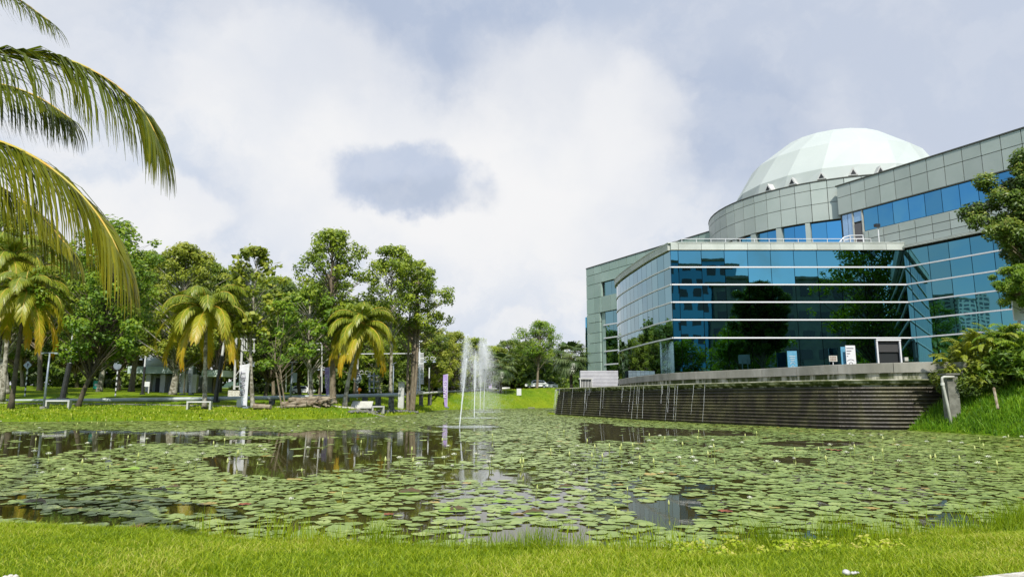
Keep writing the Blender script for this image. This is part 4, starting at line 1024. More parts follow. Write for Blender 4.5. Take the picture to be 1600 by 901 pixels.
# right bank tall grass
n = 60000; X = rng.uniform(14, 30, n); Y = rng.uniform(21, 35, n); s = sdist(X, Y); a_ = X / Y; k = (s > .0) & (s < 9) & (a_ > .56) & (a_ < .86) & (Y < 36)
X, Y = X[k], Y[k]; n = len(X); hh = rng.uniform(.15, .42, n) * (1 + .3 * np.sin(X * 2) * np.cos(Y * 1.7))
blades(X, Y, height(X, Y) - .03, hh, rng.uniform(.02, .045, n), .7, 21, 'tall_grass', M['grassr'], 'tall lush grass covering the right bank below the shrubs')
# foreground lawn blades
n = 520000; X = rng.uniform(-11, 11.5, n); Y = rng.uniform(4.0, 12.2, n); s = sdist(X, Y); k = (s > -.12) & (np.abs(X) < Y * .84 + 1.6) & (s < 4.6)
k &= rng.random(n) < np.clip((7.8 / np.maximum(Y, 4)) ** 1.0, 0, 1)
pvx = (X > .655 * Y + .02) & (Y < 4.55); k &= ~pvx
X, Y, s = X[k], Y[k], s[k]; n = len(X); print('grass blades', n)
patch = .5 + .5 * np.sin(X * 1.9 + 1.2 * np.sin(Y * 2.7)) * np.cos(Y * 1.6 + X)
hh = rng.uniform(.03, .075, n) * (.65 + .65 * patch) * (1 + .8 * (s < .25))
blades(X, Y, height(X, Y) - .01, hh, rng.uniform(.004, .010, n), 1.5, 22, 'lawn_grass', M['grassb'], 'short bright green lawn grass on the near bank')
# straggling tall blades along the near waterline
ps = []
for k in range(9000):
    x0 = rng.uniform(-4, 9); i_ = rng.integers(0, 10**6)
    ps.append(x0)
X = np.array(ps); Yg = np.interp(X, [p[0] for p in near], [p[1] for p in near]); dens = .35 + .65 * (np.sin(X * 2.3) > -.2) * (np.sin(X * 5.1 + 1) > -.4); k = rng.random(len(X)) < dens * np.interp(X, [-4, -2.5, -1, 3, 8], [.2, .6, 1, 1, 1]); X = X[k]; Yg = Yg[k]
Y = Yg + rng.normal(size=len(X)) * .16 + .02; Z = np.maximum(height(X, Y), -.05) ; n = len(X); hh = rng.uniform(.08, .36, n) * (.7 + .5 * np.abs(np.sin(X * 3.1)))
blades(X, Y, Z, hh, rng.uniform(.004, .009, n), .55, 23, 'shore_grass', M['grassb'], 'thin tall grass straggling along the near waterline', tone=(0, .7))
# broad leafed weeds at the near waterline right of centre
cl = np.array([(rng.uniform(1.5, 4.0), 7.2 + rng.uniform(-.2, .3), rng.uniform(.04, .13), rng.uniform(.05, .12)) for _ in range(60)])
Q, v = crown_leaves(cl, 2000, .022, 501, 0, 1.8); tag(link('water_weeds', qmesh('water_weeds', Q, 4, np.clip(v + .1, 0, 1)), M['grassb']), 'low broad leafed weeds at the near waterline', 'weeds', kind='stuff')
# grass tufts on the far banks
n = 90000; px = rng.uniform(-20, 905, n); Y = rng.uniform(48, 135, n); X = (px - 800) / F * Y / .99; s = sdist(X, Y); a_ = X / Y; k = (s > .1) & (s < 16) & (rng.random(n) < .7) & (a_ < .095)
X, Y, s = X[k], Y[k], s[k]; n = len(X)
blades(X, Y, height(X, Y) - .02, rng.uniform(.06, .2, n) * np.where(s < 2, 1.5, 1), rng.uniform(.05, .12, n), .9, 24, 'bank_grass', M['grassb'], 'uneven grass on the far bank of the pond')

# ------------------------------------------------------------------ lily pads
def openwater(px, py):
    """True where the photo shows open water between the pads"""
    n = 10 * np.sin(px * .031 + .6 * np.sin(py * .2)) + 6 * np.sin(px * .083 + 1.7) 
    o = np.zeros(px.shape, bool)
    # long dark band under the far lawn
    lo = np.interp(px, [-200, 40, 150, 215, 300, 330, 345, 420, 520, 640, 700, 900], [712, 713, 706, 700, 693, 735, 742, 747, 738, 716, 700, 684])
    o |= (py > 673 + .2 * n) & (py < lo + n * .35) & (px < 720) & ~((px > 200) & (px < 425) & (py > 693) & (py < 715 + n * .3)) & ~((px > 320) & (px < 460) & (py > 681) & (py < 686))
    o |= (py > 690) & (py < 722 + .4 * n) & (px > 660) & (px < 775)
    o |= (np.hypot((px - 720) / 66, (py - 668) / 6) < 1)
    o |= (np.abs(px - 760) < 75 - .3 * n) & (np.abs(py - 742) < 9)
    o |= (px > 905) & (px < 1180) & (py > 660 + (px - 900) * .03) & (py < 692 + .3 * n) & ~((py < 666 + (px - 980) * .045) & (px > 960)) & ~((px > 1010) & (py > 681))
    o |= (np.hypot((px - 1270) / 85, (py - 693) / 5) < 1) | (np.hypot((px - 1240) / 40, (py - 719) / 5) < 1)
    o |= (np.hypot((px - 1035) / 50, (py - 800) / 22) < 1 + .03 * n) | (np.hypot((px - 1480) / 50, (py - 812) / 12) < 1)
    o |= (np.hypot((px - 300) / 45, (py - 795) / 7) < 1) | (np.hypot((px - 90) / 60, (py - 812) / 7) < 1) | (np.hypot((px - 20) / 40, (py - 800) / 9) < 1) | (np.hypot((px - 180) / 30, (py - 814) / 8) < 1)
    o |= (np.hypot((px - 830) / 110, (py - 838) / 12) < 1 + .03 * n) | (np.hypot((px - 700) / 40, (py - 762) / 8) < .7)
    o |= (np.hypot((px - 560) / 28, (py - 690) / 5) < 1)
    return o
st_ = .186; gx, gy = np.meshgrid(np.arange(-95, 45, st_), np.arange(6, 118, st_)); gx = gx.ravel() + rng.uniform(-.10, .10, gx.size); gy = gy.ravel() + rng.uniform(-.10, .10, gy.size)
s = sdist(gx, gy); k = (s < -.12) & (np.abs(gx) < gy * .84 + 2.5); gx, gy, s = gx[k], gy[k], s[k]
yc = CT * gy - ST * EYE; zc_ = -(ST * gy + CT * EYE)
px_ = 800 + F * gx / (CT * gy + ST * -EYE); py_ = 450.5 + F * (ST * gy + CT * EYE) / (CT * gy - ST * EYE)
ow = openwater(px_, py_)
base_d = np.interp(gy, [7, 12, 30, 50, 110], [.97, .97, .94, .9, .86]) * (1 - .55 * (np.sin(gx * .9 + 2 * np.sin(gy * .31)) * np.sin(gy * .53 + gx * .2) > .74))
base_d = np.where((px_ > 600) & (px_ < 1010) & (py_ < 860) & (py_ > 690), base_d * .70, base_d)
k = (~ow) & (rng.random(len(gx)) < base_d)
# scattered strays in open water
k |= ow & (rng.random(len(gx)) < .03)
wx_ = np.array([on_z(p, 660)[0] for p in (900,)])
# keep clear of the cascade wall
WP = np.array([(p[0], p[1]) for p in wp])
dw = np.min(np.hypot(gx[:, None] - WP[None, ::2, 0], gy[:, None] - WP[None, ::2, 1]), 1) if len(gx) < 4e5 else np.full(len(gx), 9)
inside_wall = np.zeros(len(gx), bool)
Wl = np.array(sorted([(p[0], p[1]) for p in wall])); ywall = np.interp(gx, Wl[:, 0], Wl[:, 1]); inside_wall = (gx > Wl[0, 0]) & (gy > ywall - .5) & (gx / gy > .0625)
inside_wall |= (gy > Wl[0, 1] - .5) & (gx > we[0] - .6) & (gx < we[0] + 14) & (gy < we[1] + 8)
k &= ~inside_wall
gx, gy = gx[k], gy[k]; NP_ = len(gx); print('pads', NP_)
pr = np.clip(rng.lognormal(math.log(.099), .32, NP_), .04, .17) * np.where(gy > 20, 1.12, 1)
M['pad'] = leafmat('lily_pad', [(0, (.125, .18, .028)), (.3, (.19, .265, .048)), (.7, (.26, .335, .075)), (.93, (.33, .39, .11)), (1, (.38, .28, .06))], .05, .36, .55)
def pad_mesh(n, x, y, r_, seed, serr=.04, lift=None):
    """(len(x)) pads as fans of quads: centre, k, k+1, k+2 around a notch"""
    rg = np.random.default_rng(seed); N_ = len(x); rot = rg.uniform(0, 6.283, N_); z = rg.uniform(.005, .015, N_); tx = rg.normal(size=N_) * .03; ty = rg.normal(size=N_) * .03
    ang = np.linspace(.12, 2 * math.pi - .12, n + 1); el = rg.uniform(.86, 1.0, N_)
    V_ = []
    for q, a in enumerate(ang):
        rr_ = r_ * (1 + serr * (1 if q % 2 else -1)) * (1 + .05 * np.sin(3 * a + rot * 2)) * (.93 if q in (0, n) else 1)
        lx = rr_ * math.cos(a); ly = rr_ * math.sin(a) * el; X_ = lx * np.cos(rot) - ly * np.sin(rot); Y_ = lx * np.sin(rot) + ly * np.cos(rot)
        ripple = (.0022 * np.sin(5 * a + rot * 3) + np.maximum(0, .006 * np.sin(a + rot * 5) - .003)) * r_ / .13
        V_.append(np.stack([x + X_, y + Y_, z + X_ * tx + Y_ * ty + ripple + .003], 1))
    C_ = np.stack([x, y, z], 1); Q = []
    for q in range(0, n, 2): Q.append(np.stack([C_, V_[q], V_[q + 1], V_[min(q + 2, n)]], 1))
    tone = np.clip(rg.beta(3, 3, N_) + .10 * np.sin(x * .6) * np.cos(y * .5), 0, 1); tone = np.where(rg.random(N_) < .012, 1, tone)
    return np.concatenate(Q), np.tile(tone, len(Q))
dist = np.hypot(gx, gy); order = np.argsort(dist * (1 + .0 * dist)); vis = np.abs(gx[order]) < gy[order] * .75
first = order[vis][:300]; rest = np.setdiff1d(np.arange(NP_), first)
nr2 = rest[gy[rest] < 22]; fr2 = rest[gy[rest] >= 22]
Qa, va = pad_mesh(24, gx[nr2], gy[nr2], pr[nr2], 31); Qb, vb = pad_mesh(10, gx[fr2], gy[fr2], pr[fr2], 32, .0)
tag(link('lily_pads', qmesh('lily_pads', np.concatenate([Qa, Qb]), 4, np.concatenate([va, vb])), M['pad']), 'carpet of round green lily pads spreading over the pond', 'lily pads', kind='stuff')
for q in first:
    Q, v = pad_mesh(24, np.zeros(1), np.zeros(1), pr[q:q + 1], 1000 + int(q)); o = link('lily_pad', qmesh('lily_pad', Q, 4, v), M['pad'], None, (gx[q], gy[q], 0))
    tag(o, 'round notched green lily pad floating nearest the grass bank', 'lily pad', 'lily pads floating near the grass bank')
# curled and discoloured pads
M['padback'] = mat('dark_pad_underside', (.045, .075, .012), (.09, .05, .02), 8, .5)
M['padyel'] = mat('bright_folded_pad', (.16, .30, .03), (.22, .32, .04), 8, .45)
M['padred'] = mat('rotting_red_pad', (.30, .09, .035), (.16, .05, .025), 12, .6)
def curled(px, py, r_, kind, label):
    r_ *= .82; x, y = on_z(px, py); e = empty('curled_lily_pad', (x, y, .02), label, 'lily pad'); rg = random.Random(int(px))
    def sheet(a0, a1, lift, rmax, wob):
        vs = []; fs = []; na, nr3 = 14, 4
        for i_ in range(nr3 + 1):
            for j_ in range(na + 1):
                a = a0 + (a1 - a0) * j_ / na; f_ = i_ / nr3; rr_ = rmax * f_ * (1 + .06 * math.sin(5 * a)); edge_ = math.sin(math.pi * j_ / na)
                vs.append((rr_ * math.cos(a) * (1 - .35 * lift * f_ * edge_), rr_ * math.sin(a), .01 + lift * rmax * edge_ * f_ ** 1.5 * .26 + wob * math.sin(7 * a + 3 * f_) * rmax * .05))
        for i_ in range(nr3):
            for j_ in range(na): q = i_ * (na + 1) + j_; fs.append((q, q + 1, q + na + 2, q + na + 1))
        return MB().add(vs, fs)
    if kind == 'dark':
        sheet(.2, 3.0, 1.0, r_ * 1.1, 1).build('raised_edge', M['padback'], e, True); sheet(3.0, 6.3, .06, r_, .3).build('flat_part', M['padyel'], e, True)
    elif kind == 'bright': sheet(.1, 2.4, .7, r_ * 1.1, .6).build('raised_edge', M['padyel'], e, True); sheet(2.4, 6.0, .08, r_, .3).build('flat_part', M['padyel'], e, True)
    else: sheet(0, 6.1, .25, r_, 1.5).build('blade', M['padred'], e, True)
for a in ((245, 768, .17, 'dark', 'dark lily pad standing on edge with bright green base at left'), (268, 764, .16, 'dark', 'second upturned dark pad just right of the leftmost'), (640, 772, .24, 'dark', 'large brownish upturned lily pad left of centre'), (835, 804, .17, 'dark', 'dark upturned pad beside a bright green one near centre'), (795, 800, .15, 'bright', 'pale bright raised pad left of the dark upturned one'), (715, 800, .17, 'dark', 'folded pad half bright half dark left of centre'), (698, 800, .16, 'bright', 'bright green folded pad left of centre'), (200, 735, .26, 'bright', 'large bright green raised pad in the left part'), (780, 786, .15, 'bright', 'bright green pad in the middle'), (858, 783, .15, 'bright', 'bright flat pad right of middle'), (895, 797, .1, 'dark', 'tiny dark folded pad right of middle'), (707, 760, .12, 'dark', 'small dark upturned pad behind the middle'), (885, 763, .16, 'dark', 'dark green raised pad far right of the middle'), (50, 788, .20, 'dark', 'dark upturned pad at the far left'), (215, 826, .13, 'red', 'orange red rotting pad near the left grass bank'), (382, 790, .12, 'red', 'small red rotting pad left of centre'), (607, 806, .09, 'red', 'brown shrivelled pad below the large upturned one'), (1303, 704, .3, 'red', 'reddish brown pad far out on the right'), (1133, 801, .13, 'red', 'tan folded pad on the right of centre')): curled(*a)
# water lilies
def lily(px, py, kind, h, label, group=None, far=False, rz=0):
    x, y = on_z(px, py); e = empty('water_lily', (x, y, 0), label, 'water lily', group); ln = random.uniform(-.25, .25) * h
    tip = Vector((ln, random.uniform(-.1, .1) * h, h)); r0 = .006 if not far else .012
    MB().tube([(0, 0, -.05), (ln * .3, 0, h * .5), tuple(tip)], r0, 5).build('stalk', M['stalk'], e)
    s_ = .85 if not far else 1.5
    if kind == 'bud':
        MB().lathe(tip, [(.004, -.01), (.016 * s_, .015 * s_), (.018 * s_, .035 * s_), (.010 * s_, .065 * s_), (.002, .085 * s_)], 8).build('bud', M['bud'], e, True)
    else:
        m_ = MB()
        for rg_, (el, n_, L_) in enumerate(((.5, 8, .065), (1.0, 7, .055))):
            for k in range(n_):
                a = 6.283 * k / n_ + rg_ * .4; d = Vector((math.cos(a) * math.cos(el), math.sin(a) * math.cos(el), math.sin(el))); sd2 = Vector((-math.sin(a), math.cos(a), 0)); L2 = L_ * s_
                m_.add([tip, tip + d * L2 * .55 - sd2 * L2 * .2, tip + d * L2 + Vector((0, 0, .01)), tip + d * L2 * .55 + sd2 * L2 * .2, tip + d * L2 * .5 + Vector((0, 0, -.012))], [(0, 1, 2, 3), (0, 3, 4), (0, 4, 1), (1, 4, 2), (4, 3, 2)])
        m_.build('petals', M['petal'], e)
        MB().lathe(tip + Vector((0, 0, .005)), [(.004, 0), (.012 * s_, .012), (.004, .024 * s_)], 6).build('centre', M['bud'], e)
B1 = 'yellow green water lily buds standing above the near pads'; B2 = 'small white water lilies in bloom among the near pads'
for px, py in ((535, 782), (625, 760), (980, 780), (964, 812), (90, 752), (122, 752), (405, 762), (75, 726), (55, 795), (170, 742), (837, 780), (1045, 800), (815, 738), (1117, 730), (400, 735), (474, 750)): lily(px, py, 'bud', random.uniform(.08, .17), 'closed yellow green lily bud on a thin stalk above the pads', B1)
for px, py in ((920, 776), (886, 746), (453, 790), (210, 726), (196, 722), (52, 734), (98, 740), (65, 746), (1358, 775), (1036, 748), (1173, 787), (255, 768), (1465, 752), (1240, 722), (707, 736)): lily(px, py, 'open', random.uniform(.05, .12), 'small white water lily in bloom above the nearer pads', B2)
G3 = 'tiny white water lilies scattered over the far pads'
spots = []
for k in range(900):
    px = rng.uniform(0, 1600); py = rng.uniform(650, 735)
    if px > 880 and py < 664 + (px - 880) * .02 + (8 if px > 1000 else 0): continue
    if px > 1385 and py < 690: continue
    if 660 < px < 870 and py < 676: continue
    x_, y_ = on_z(px, py)
    if H(x_, y_) > -.02 or openwater(np.array([px]), np.array([py]))[0] and rng.random() < .7: continue
    if px < 640 and 675 < py < 690 and rng.random() < .7: continue
    spots.append((px, py))
for px, py in spots[:150]: lily(px, py, 'open' if rng.random() < .5 else 'bud', rng.uniform(.08, .2), 'tiny pale water lily standing above the distant pads', G3, True)

# ------------------------------------------------------------------ fountain
M['spray'] = bpy.data.materials.new('fountain_spray'); M['spray'].use_nodes = True; _t = NT(M['spray'].node_tree); _b = _t.n['Principled BSDF']
_b.inputs['Base Color'].default_value = (.85, .88, .9, 1); _b.inputs['Roughness'].default_value = .25; _b.inputs['Alpha'].default_value = .45
M['foam'] = bpy.data.materials.new('foam'); M['foam'].use_nodes = True; _t = NT(M['foam'].node_tree); _b = _t.n['Principled BSDF']; _b.inputs['Base Color'].default_value = (.62, .66, .68, 1); _b.inputs['Roughness'].default_value = .4
_co = _t.n.new('ShaderNodeTexCoord').outputs['Object']; _l = _t.vmath('LENGTH', _co, out=1); _n = _t.noise(_co, 5.5, 6, .7)
_a = _t.math('MULTIPLY', _t.maprange(_n, .40, .62, 0, .7), _t.maprange(_l, 2.6, 1.6, 0, 1)); _t.put(_b.inputs['Alpha'], _a)
def drops(P, r_, rg):
    n = len(P); r_ = np.asarray(r_)[:, None]; o = np.array([[1, 0, 0], [-.5, .87, 0], [-.5, -.87, 0], [0, 0, 1.6]])
    v = [P + r_ * k for k in o]; return np.concatenate([np.stack([v[0], v[1], v[3]], 1), np.stack([v[1], v[2], v[3]], 1), np.stack([v[2], v[0], v[3]], 1), np.stack([v[0], v[2], v[1]], 1)])
def jet(px, py, top, core_top, label, sp, nd, seed, drift=1.0, foam=2.4, lean=0):
    rg = np.random.default_rng(seed); x, y = on_z(px, py); e = empty('fountain', (x, y, 0), label, 'fountain'); Hh = zat(top, y); hc = zat(core_top, y)
    m_ = MB(); pts = []; rd_ = []
    for k in range(26):
        u = k / 25; pts.append((lean * u + rg.normal() * .012 * u, 0, hc * u)); rd_.append(.030 + .025 * u + rg.uniform(0, .03) * u)
    m_.tube(pts, rd_, 6).build('jet', M['spray'], e, True)
    # falling droplets: rise with the jet, spread and fall with a drift to the right
    u = rg.random(nd); z = Hh * (1 - u ** 1.3) * rg.uniform(.78, 1.0, nd); fall = 1 - z / Hh
    px2 = lean + rg.normal(size=nd) * sp * (.12 + .55 * fall) + drift * fall * .8 * rg.random(nd); py2 = rg.normal(size=nd) * sp * (.12 + .5 * fall)
    P = np.stack([px2, py2, z + rg.normal(size=nd) * .05], 1); P[:, 2] = np.abs(P[:, 2])
    keep = rg.random(nd) < np.where(z > hc * .8, 1, .25 + .4 * rg.random(nd)); P = P[keep]
    link('droplets', qmesh('droplets', drops(P, rg.uniform(.005, .013, len(P)) * y / 45, rg), 3), M['spray'], e)
    # dense ragged head near the top of the jet
    n2 = nd // 2; z2 = rg.triangular(hc * .45, hc * .85, Hh * 1.02, n2); P = np.stack([lean * z2 / Hh + rg.normal(size=n2) * sp * .10, rg.normal(size=n2) * sp * .10, z2], 1)
    link('head', qmesh('head', drops(P, rg.uniform(.006, .015, n2) * y / 45, rg), 3), M['spray'], e)
    vs = [(foam * math.cos(a) * (1 + .1 * math.sin(3 * a)) + drift * .8, foam * .9 * math.sin(a), 0) for a in np.linspace(0, 6.283, 41)[:-1]]
    f_ = MB().add(vs, [tuple(range(40))]).build('foam_ring', M['foam'], e); f_.location.z = .032
    return e
jet(718, 667, 522, 560, 'nearest fountain jet rising from the dark pond', .8, 16000, 61, 1.6, 2.6, .35)
jet(741, 653, 548, 570, 'second thinner fountain jet right of the nearest', .6, 6000, 62, .8, 2.2, .05)
jet(750, 644, 528, 560, 'tallest misty fountain jet at the back', 1.3, 22000, 63, 2.0, 2.6, .1)
jet(756, 643.5, 530, 556, 'back fountain jet on the right of the misty one', 1.5, 20000, 64, 2.4, 2.4, .1)

# ------------------------------------------------------------------ far lawn furniture
def place(px, Y): x = xat(px, 620, Y); return x, Y, H(x, Y)
def bench(px0, px1, Y, label, rz=0, hpx=None):
    x, y, z = place((px0 + px1) / 2, Y); L = (px1 - px0) * Y / F; e = empty('bench', (x, y, z - .03), label, 'bench', rz=rz); h = .72
    MB().box((0, 0, h - .05), (L, .62, .12)).build('seat', M['white'], e)
    for s_ in (-1, 1): MB().box((s_ * (L / 2 - .07), 0, (h - .11) / 2), (.14, .6, h - .11)).build('leg', M['offwhite'], e)
bench(76, 109, 57.5, 'white concrete bench between the grey lamp post and the dark tree', .25)
bench(295, 330, 59, 'white concrete bench in front of the coconut palm trunk', .2)
bench(578, 600, 64, 'small white bench right of the tilted slab', .75)
bench(504, 519, 62, 'low white bench half hidden by the log pile')
# tilted slab
a = place(566, 63.6); e = empty('tilted_slab', a, 'cream slab panel tilted towards the pond near the leaning palm', 'slab')
MB().box((0, 0, .42), (1.9, 1.1, .08), M=Matrix.Rotation(.6, 3, 'X') @ Matrix.Rotation(0, 3, 'Z')).build('panel', M['offwhite'], e); MB().box((0, .3, .25), (1.5, .1, .6)).build('prop', M['conc'], e)
strip([(xat(523, 620, 62), 62), (xat(555, 620, 63), 63), (xat(582, 620, 65), 65)], .6, .08, 'footpath', M['stone'])
# white cabinet
a = place(627, 76); e = empty('utility_cabinet', a, 'tall white utility cabinet beside the many stemmed tree', 'cabinet'); h = zat(594, 67) - a[2]
MB().box((0, 0, h / 2), (.62, .5, h)).build('body', M['white'], e); MB().box((0, -.01, h + .03), (.7, .6, .07)).build('cap', M['offwhite'], e); MB().box((.22, -.27, h * .5), (.04, .03, .2)).build('handle', M['grey'], e)
# marker post and box by the flag
a = place(376, 62.5); e = empty('meter_box', a, 'small white concrete box below the pipe and the white flag', 'box'); MB().box((0, 0, .35), (.5, .4, .7)).box((0, 0, .72), (.56, .46, .06)).build('box', M['white'], e)
# big pipe
def pipe_run(pxs, label, r_, m, sup):
    P = []
    for px, py, Y in pxs: v = at(px, py, Y); P.append(v)
    o = P[0]; e = empty('surface_pipe', o, label, 'pipe'); MB().tube([p - o for p in P], r_, 14).build('pipe', m, e, True)
    for a, b in zip(P[:-1], P[1:]):
        for q in range(sup):
            p = a.lerp(b, (q + .5) / sup); z = H(p.x, p.y); 
            if p.z - r_ - z > .02: MB().box((p.x - o.x, p.y - o.y, (z - .2 + p.z - r_) / 2 - o.z), (.5, .4, p.z - r_ - z + .24)).build('support', M['rock'], e)
pipe_run([(-260, 629, 63), (0, 626.5, 65), (150, 625, 66), (300, 623, 67), (450, 620.5, 68), (560, 618, 69), (622, 616.5, 70)], 'long grey pipe on concrete supports across the far lawn', .19, M['pipe'], 3)
pipe_run([(634, 616, 81), (665, 614, 95), (690, 612, 112), (740, 609, 122), (775, 607, 128)], 'pale pipe running along the bank behind the fountain', .16, M['pipew'], 2)
pipe_run([(782, 606.6, 129), (796, 606.2, 130)], 'short cream pipe end at the crest of the bank', .2, M['pipew'], 1)
# logs
def log(px, Y, L, r_, az, z_, label, tilt=0, grp=None):
    x, y, z = place(px, Y); e = empty('log', (x, y, z + z_), label, 'log', grp); d = Vector((math.cos(az), math.sin(az), tilt)) * L / 2
    P = [-d, -d * .5 + Vector((0, 0, .02)), d * .1, d * .6, d]; o = MB().tube(P, [r_ * random.uniform(.85, 1.1) for _ in P], 9).build('log', M['wood'], e)
log(406, 60.5, 1.0, .27, .3, .25, 'cut round log lying alone right of the mottled tree')
log(415, 60.6, 1.1, .22, -.2, .22, 'pale log lying against the round cut log')
for k in range(9): log(452 + k * 6.5, 61 + .25 * (k % 3), 1.6 + .5 * (k % 2), .16 + .03 * (k % 3), .1 + .5 * ((k * 7) % 5 - 2) / 2, .18 + .24 * (k % 3), 'weathered log in the long heap of cut wood', .1 * (k % 2), 'weathered logs heaped on the far lawn')
for k in range(12): log(492 + k * 2.1, 60.4 + .3 * (k % 3), 1.2 + .3 * (k % 2), .08 + .03 * (k % 3), k * 1.1, .15 + .14 * (k % 5), 'pale brushwood stick on the right end of the heap', .25 * ((k % 3) - 1), 'brushwood sticks at the right of the heap')
# rocks on the shore
for k in range(26):
    px = 548 + k * 4.1; Y = float(np.interp(px, [548, 600, 655], [59.5, 66, 77])) + random.uniform(-.4, .4); x = xat(px, 640, Y); r0 = random.uniform(.2, .38); e = MB().lathe((0, 0, 0), [(r0 * .3, -.2), (r0, 0), (r0 * .8, r0 * .4), (r0 * .3, r0 * .62)], 7, rot=random.random())
    e.v = [(a * random.uniform(.8, 1.25), b * random.uniform(.8, 1.2), c_ * random.uniform(.8, 1.2)) for a, b, c_ in e.v]
    tag(e.build('rock', M['rock'], loc=None), 'dark jagged rock in the row on the far shore below the benches', 'rock', 'dark rocks along the far shore').location = (x, Y, H(x, Y) + .02)
# signposts with striped poles
def striped(px, Y, top, label, shape):
    x, y, z = place(px, Y); e = empty('striped_signpost', (x, y, z), label, 'signpost'); h = zat(top, Y) - z; n_ = 9
    for mm, par in ((M['bright'], 0), (M['black'], 1)):
        m_ = MB()
        for k in range(par, n_, 2): m_.tube([(0, 0, h * .72 * k / n_), (0, 0, h * .72 * (k + 1) / n_)], .065, 8)
        m_.build('stripes', mm, e)
    MB().tube([(0, 0, h * .72), (0, 0, h)], .05, 8).build('post', M['grey'], e)
    if shape == 'diamond':
        MB().box((0, -.08, h - .35), (.62, .04, .62), M=Matrix.Rotation(math.pi / 4, 3, 'Y')).build('plate', mat('grey_blue_plate', (.25, .3, .36), None, rough=.4), e)
        m_ = MB().box((0, -.11, h - .35), (.07, .02, .38)).box((.08, -.11, h - .28), (.07, .02, .2)); m_.build('symbol', M['ink'], e)
    else:
        m_ = MB(); cyl = [( .42 * math.cos(a), .42 * math.sin(a)) for a in np.linspace(0, 6.283, 25)[:-1]]
        m_.add([(a, -.08, b + h - .4) for a, b in cyl] + [(a, -.12, b + h - .4) for a, b in cyl], [tuple(range(24)), tuple(reversed(range(24, 48)))] + [(k, (k + 1) % 24, 24 + (k + 1) % 24, 24 + k) for k in range(24)])
        m_.build('plate', M['grey'] if shape == 'disc' else mat('ring_plate', (.45, .48, .5), None), e)
        if shape == 'ring': MB().tube([(.28 * math.cos(a), -.13, .28 * math.sin(a) + h - .4) for a in np.linspace(0, 6.3, 18)], .04, 5, False).build('ring', M['black'], e)
striped(38.5, 71, 565, 'black and white striped post with grey diamond sign at left', 'diamond')
striped(180, 72, 565, 'black and white striped post with dark round sign plate', 'disc')
striped(558, 74, 586, 'striped post with round ringed sign behind the leaning palm', 'ring')
# T lamps
def tlamp(px, pxt, Y, top, arm, label, head='T', r_=.085):
    x, y, z = place(px, Y); e = empty('lamp_post', (x, y, z), label, 'lamp post'); tp = at(pxt, top, Y) - Vector((x, y, z)); tp.y = 0
    MB().tube([(0, 0, 0), (tp.x, 0, tp.z)], [r_ * 1.2, r_ * .75], 10).build('pole', M['grey'], e, True); MB().box((0, 0, .1), (.4, .4, .2)).build('base', M['conc'], e)
    w_ = arm * Y / F
    if head == 'T':
        MB().box((tp.x, 0, tp.z), (w_, .12, .07)).build('arm', M['grey'], e)
        for s_ in (-1, 1): MB().box((tp.x + s_ * w_ * .42, 0, tp.z - .06), (w_ * .2, .2, .06)).build('lamp_head', M['pipe'], e)
    else: MB().box((tp.x, 0, tp.z + .05), (w_, .3, .05), M=Matrix.Rotation(-.5, 3, 'Y')).build('solar_panel', M['grey'], e)
    return e
tlamp(70, 78, 57, 551, 25, 'slim grey T shaped lamp post beside the left bench')
e = tlamp(454, 457, 65, 565, 14, 'grey T shaped lamp post with small hanging sign behind the logs')
MB().box((.35, -.1, 2.6), (.4, .05, .9)).build('sign_plate', mat('blue_grey_plate', (.22, .27, .30), None), e)
tlamp(614, 615, 70, 569, 9, 'slim solar lamp post in front of the tall narrow tree', 'S', .06)
tlamp(727, 727.5, 120, 573, 14, 'far T shaped lamp post seen beside the nearest jet')
# dark posts with looped white crowns
def ornate(px, Y, top, label, r_=.16, loops=True, lean=0, scale=1.0, loopdx=0.0, looptop=None):
    x, y, z = place(px, Y); e = empty('ornamental_lamp', (x, y, z), label, 'lamp post'); h = zat(top, Y) - z; hd = h * .72; hl = h - .05 if looptop is None else zat(looptop, Y) - z
    MB().tube([(0, 0, 0), (0, 0, .15), (0, 0, .16), (lean * .7, 0, hd)], [r_ * 1.9, r_ * 1.9, r_, r_ * .85], 10).build('pole', M['black'], e)
    MB().tube([(lean * .7, 0, hd), (lean, 0, h)], r_ * .55, 8).build('upper_pole', M['bright'], e)
    if loops:
        m_ = MB(); s = scale * .78
        for sg in (-1, 1):
            m_.tube([(lean + loopdx + sg * s * (.1 + .75 * u), .1 * sg, hl + s * (.18 * math.sin(u * 6.5) + .1)) for u in np.linspace(0, 1, 12)],   .035 * s, 6)
            m_.tube([(lean + loopdx + sg * s * (.45 + .35 * math.cos(a)), 0, hl + s * .22 * math.sin(a)) for a in np.linspace(0, 6.3, 14)], .028 * s, 6, False)
        m_.build('loops', M['white'], e)
        for sg in (-1, 1): MB().lathe((lean + loopdx + sg * .6 * s, 0, hl - .5 * s), [(.26 * s, 0), (.22 * s, .1 * s), (.06 * s, .22 * s), (.03 * s, .45 * s)], 10).build('lamp_shade', M['grey'], e)
ornate(98, 68, 545, 'thick black lamp post with white loops right of the left bench', .27, lean=.5)
ornate(103, 76, 500, 'tall white topped pole with lamp shades behind the thick black post', .10, True, scale=.6)
ornate(222, 76, 556, 'dark lamp post with white looped crown left of the small dome', .15)
ornate(337, 67, 528, 'tall dark pole with white top right of the bench coconut palm', .22, False, .5)
ornate(386, 78, 566, 'small lamp post with white loops beside the white frame', .1)
ornate(557, 80, 560, 'dark lamp post with white looped crown behind the leaning palm', .2, scale=1.2, loopdx=.8, looptop=582)
ornate(500, 84, 574, 'thin lamp post with one white ring left of the purple flag', .08, scale=.7)
ornate(670, 98, 574, 'dark lamp post with wide white curls right of the lattice tower', .16, scale=1.4, looptop=560)
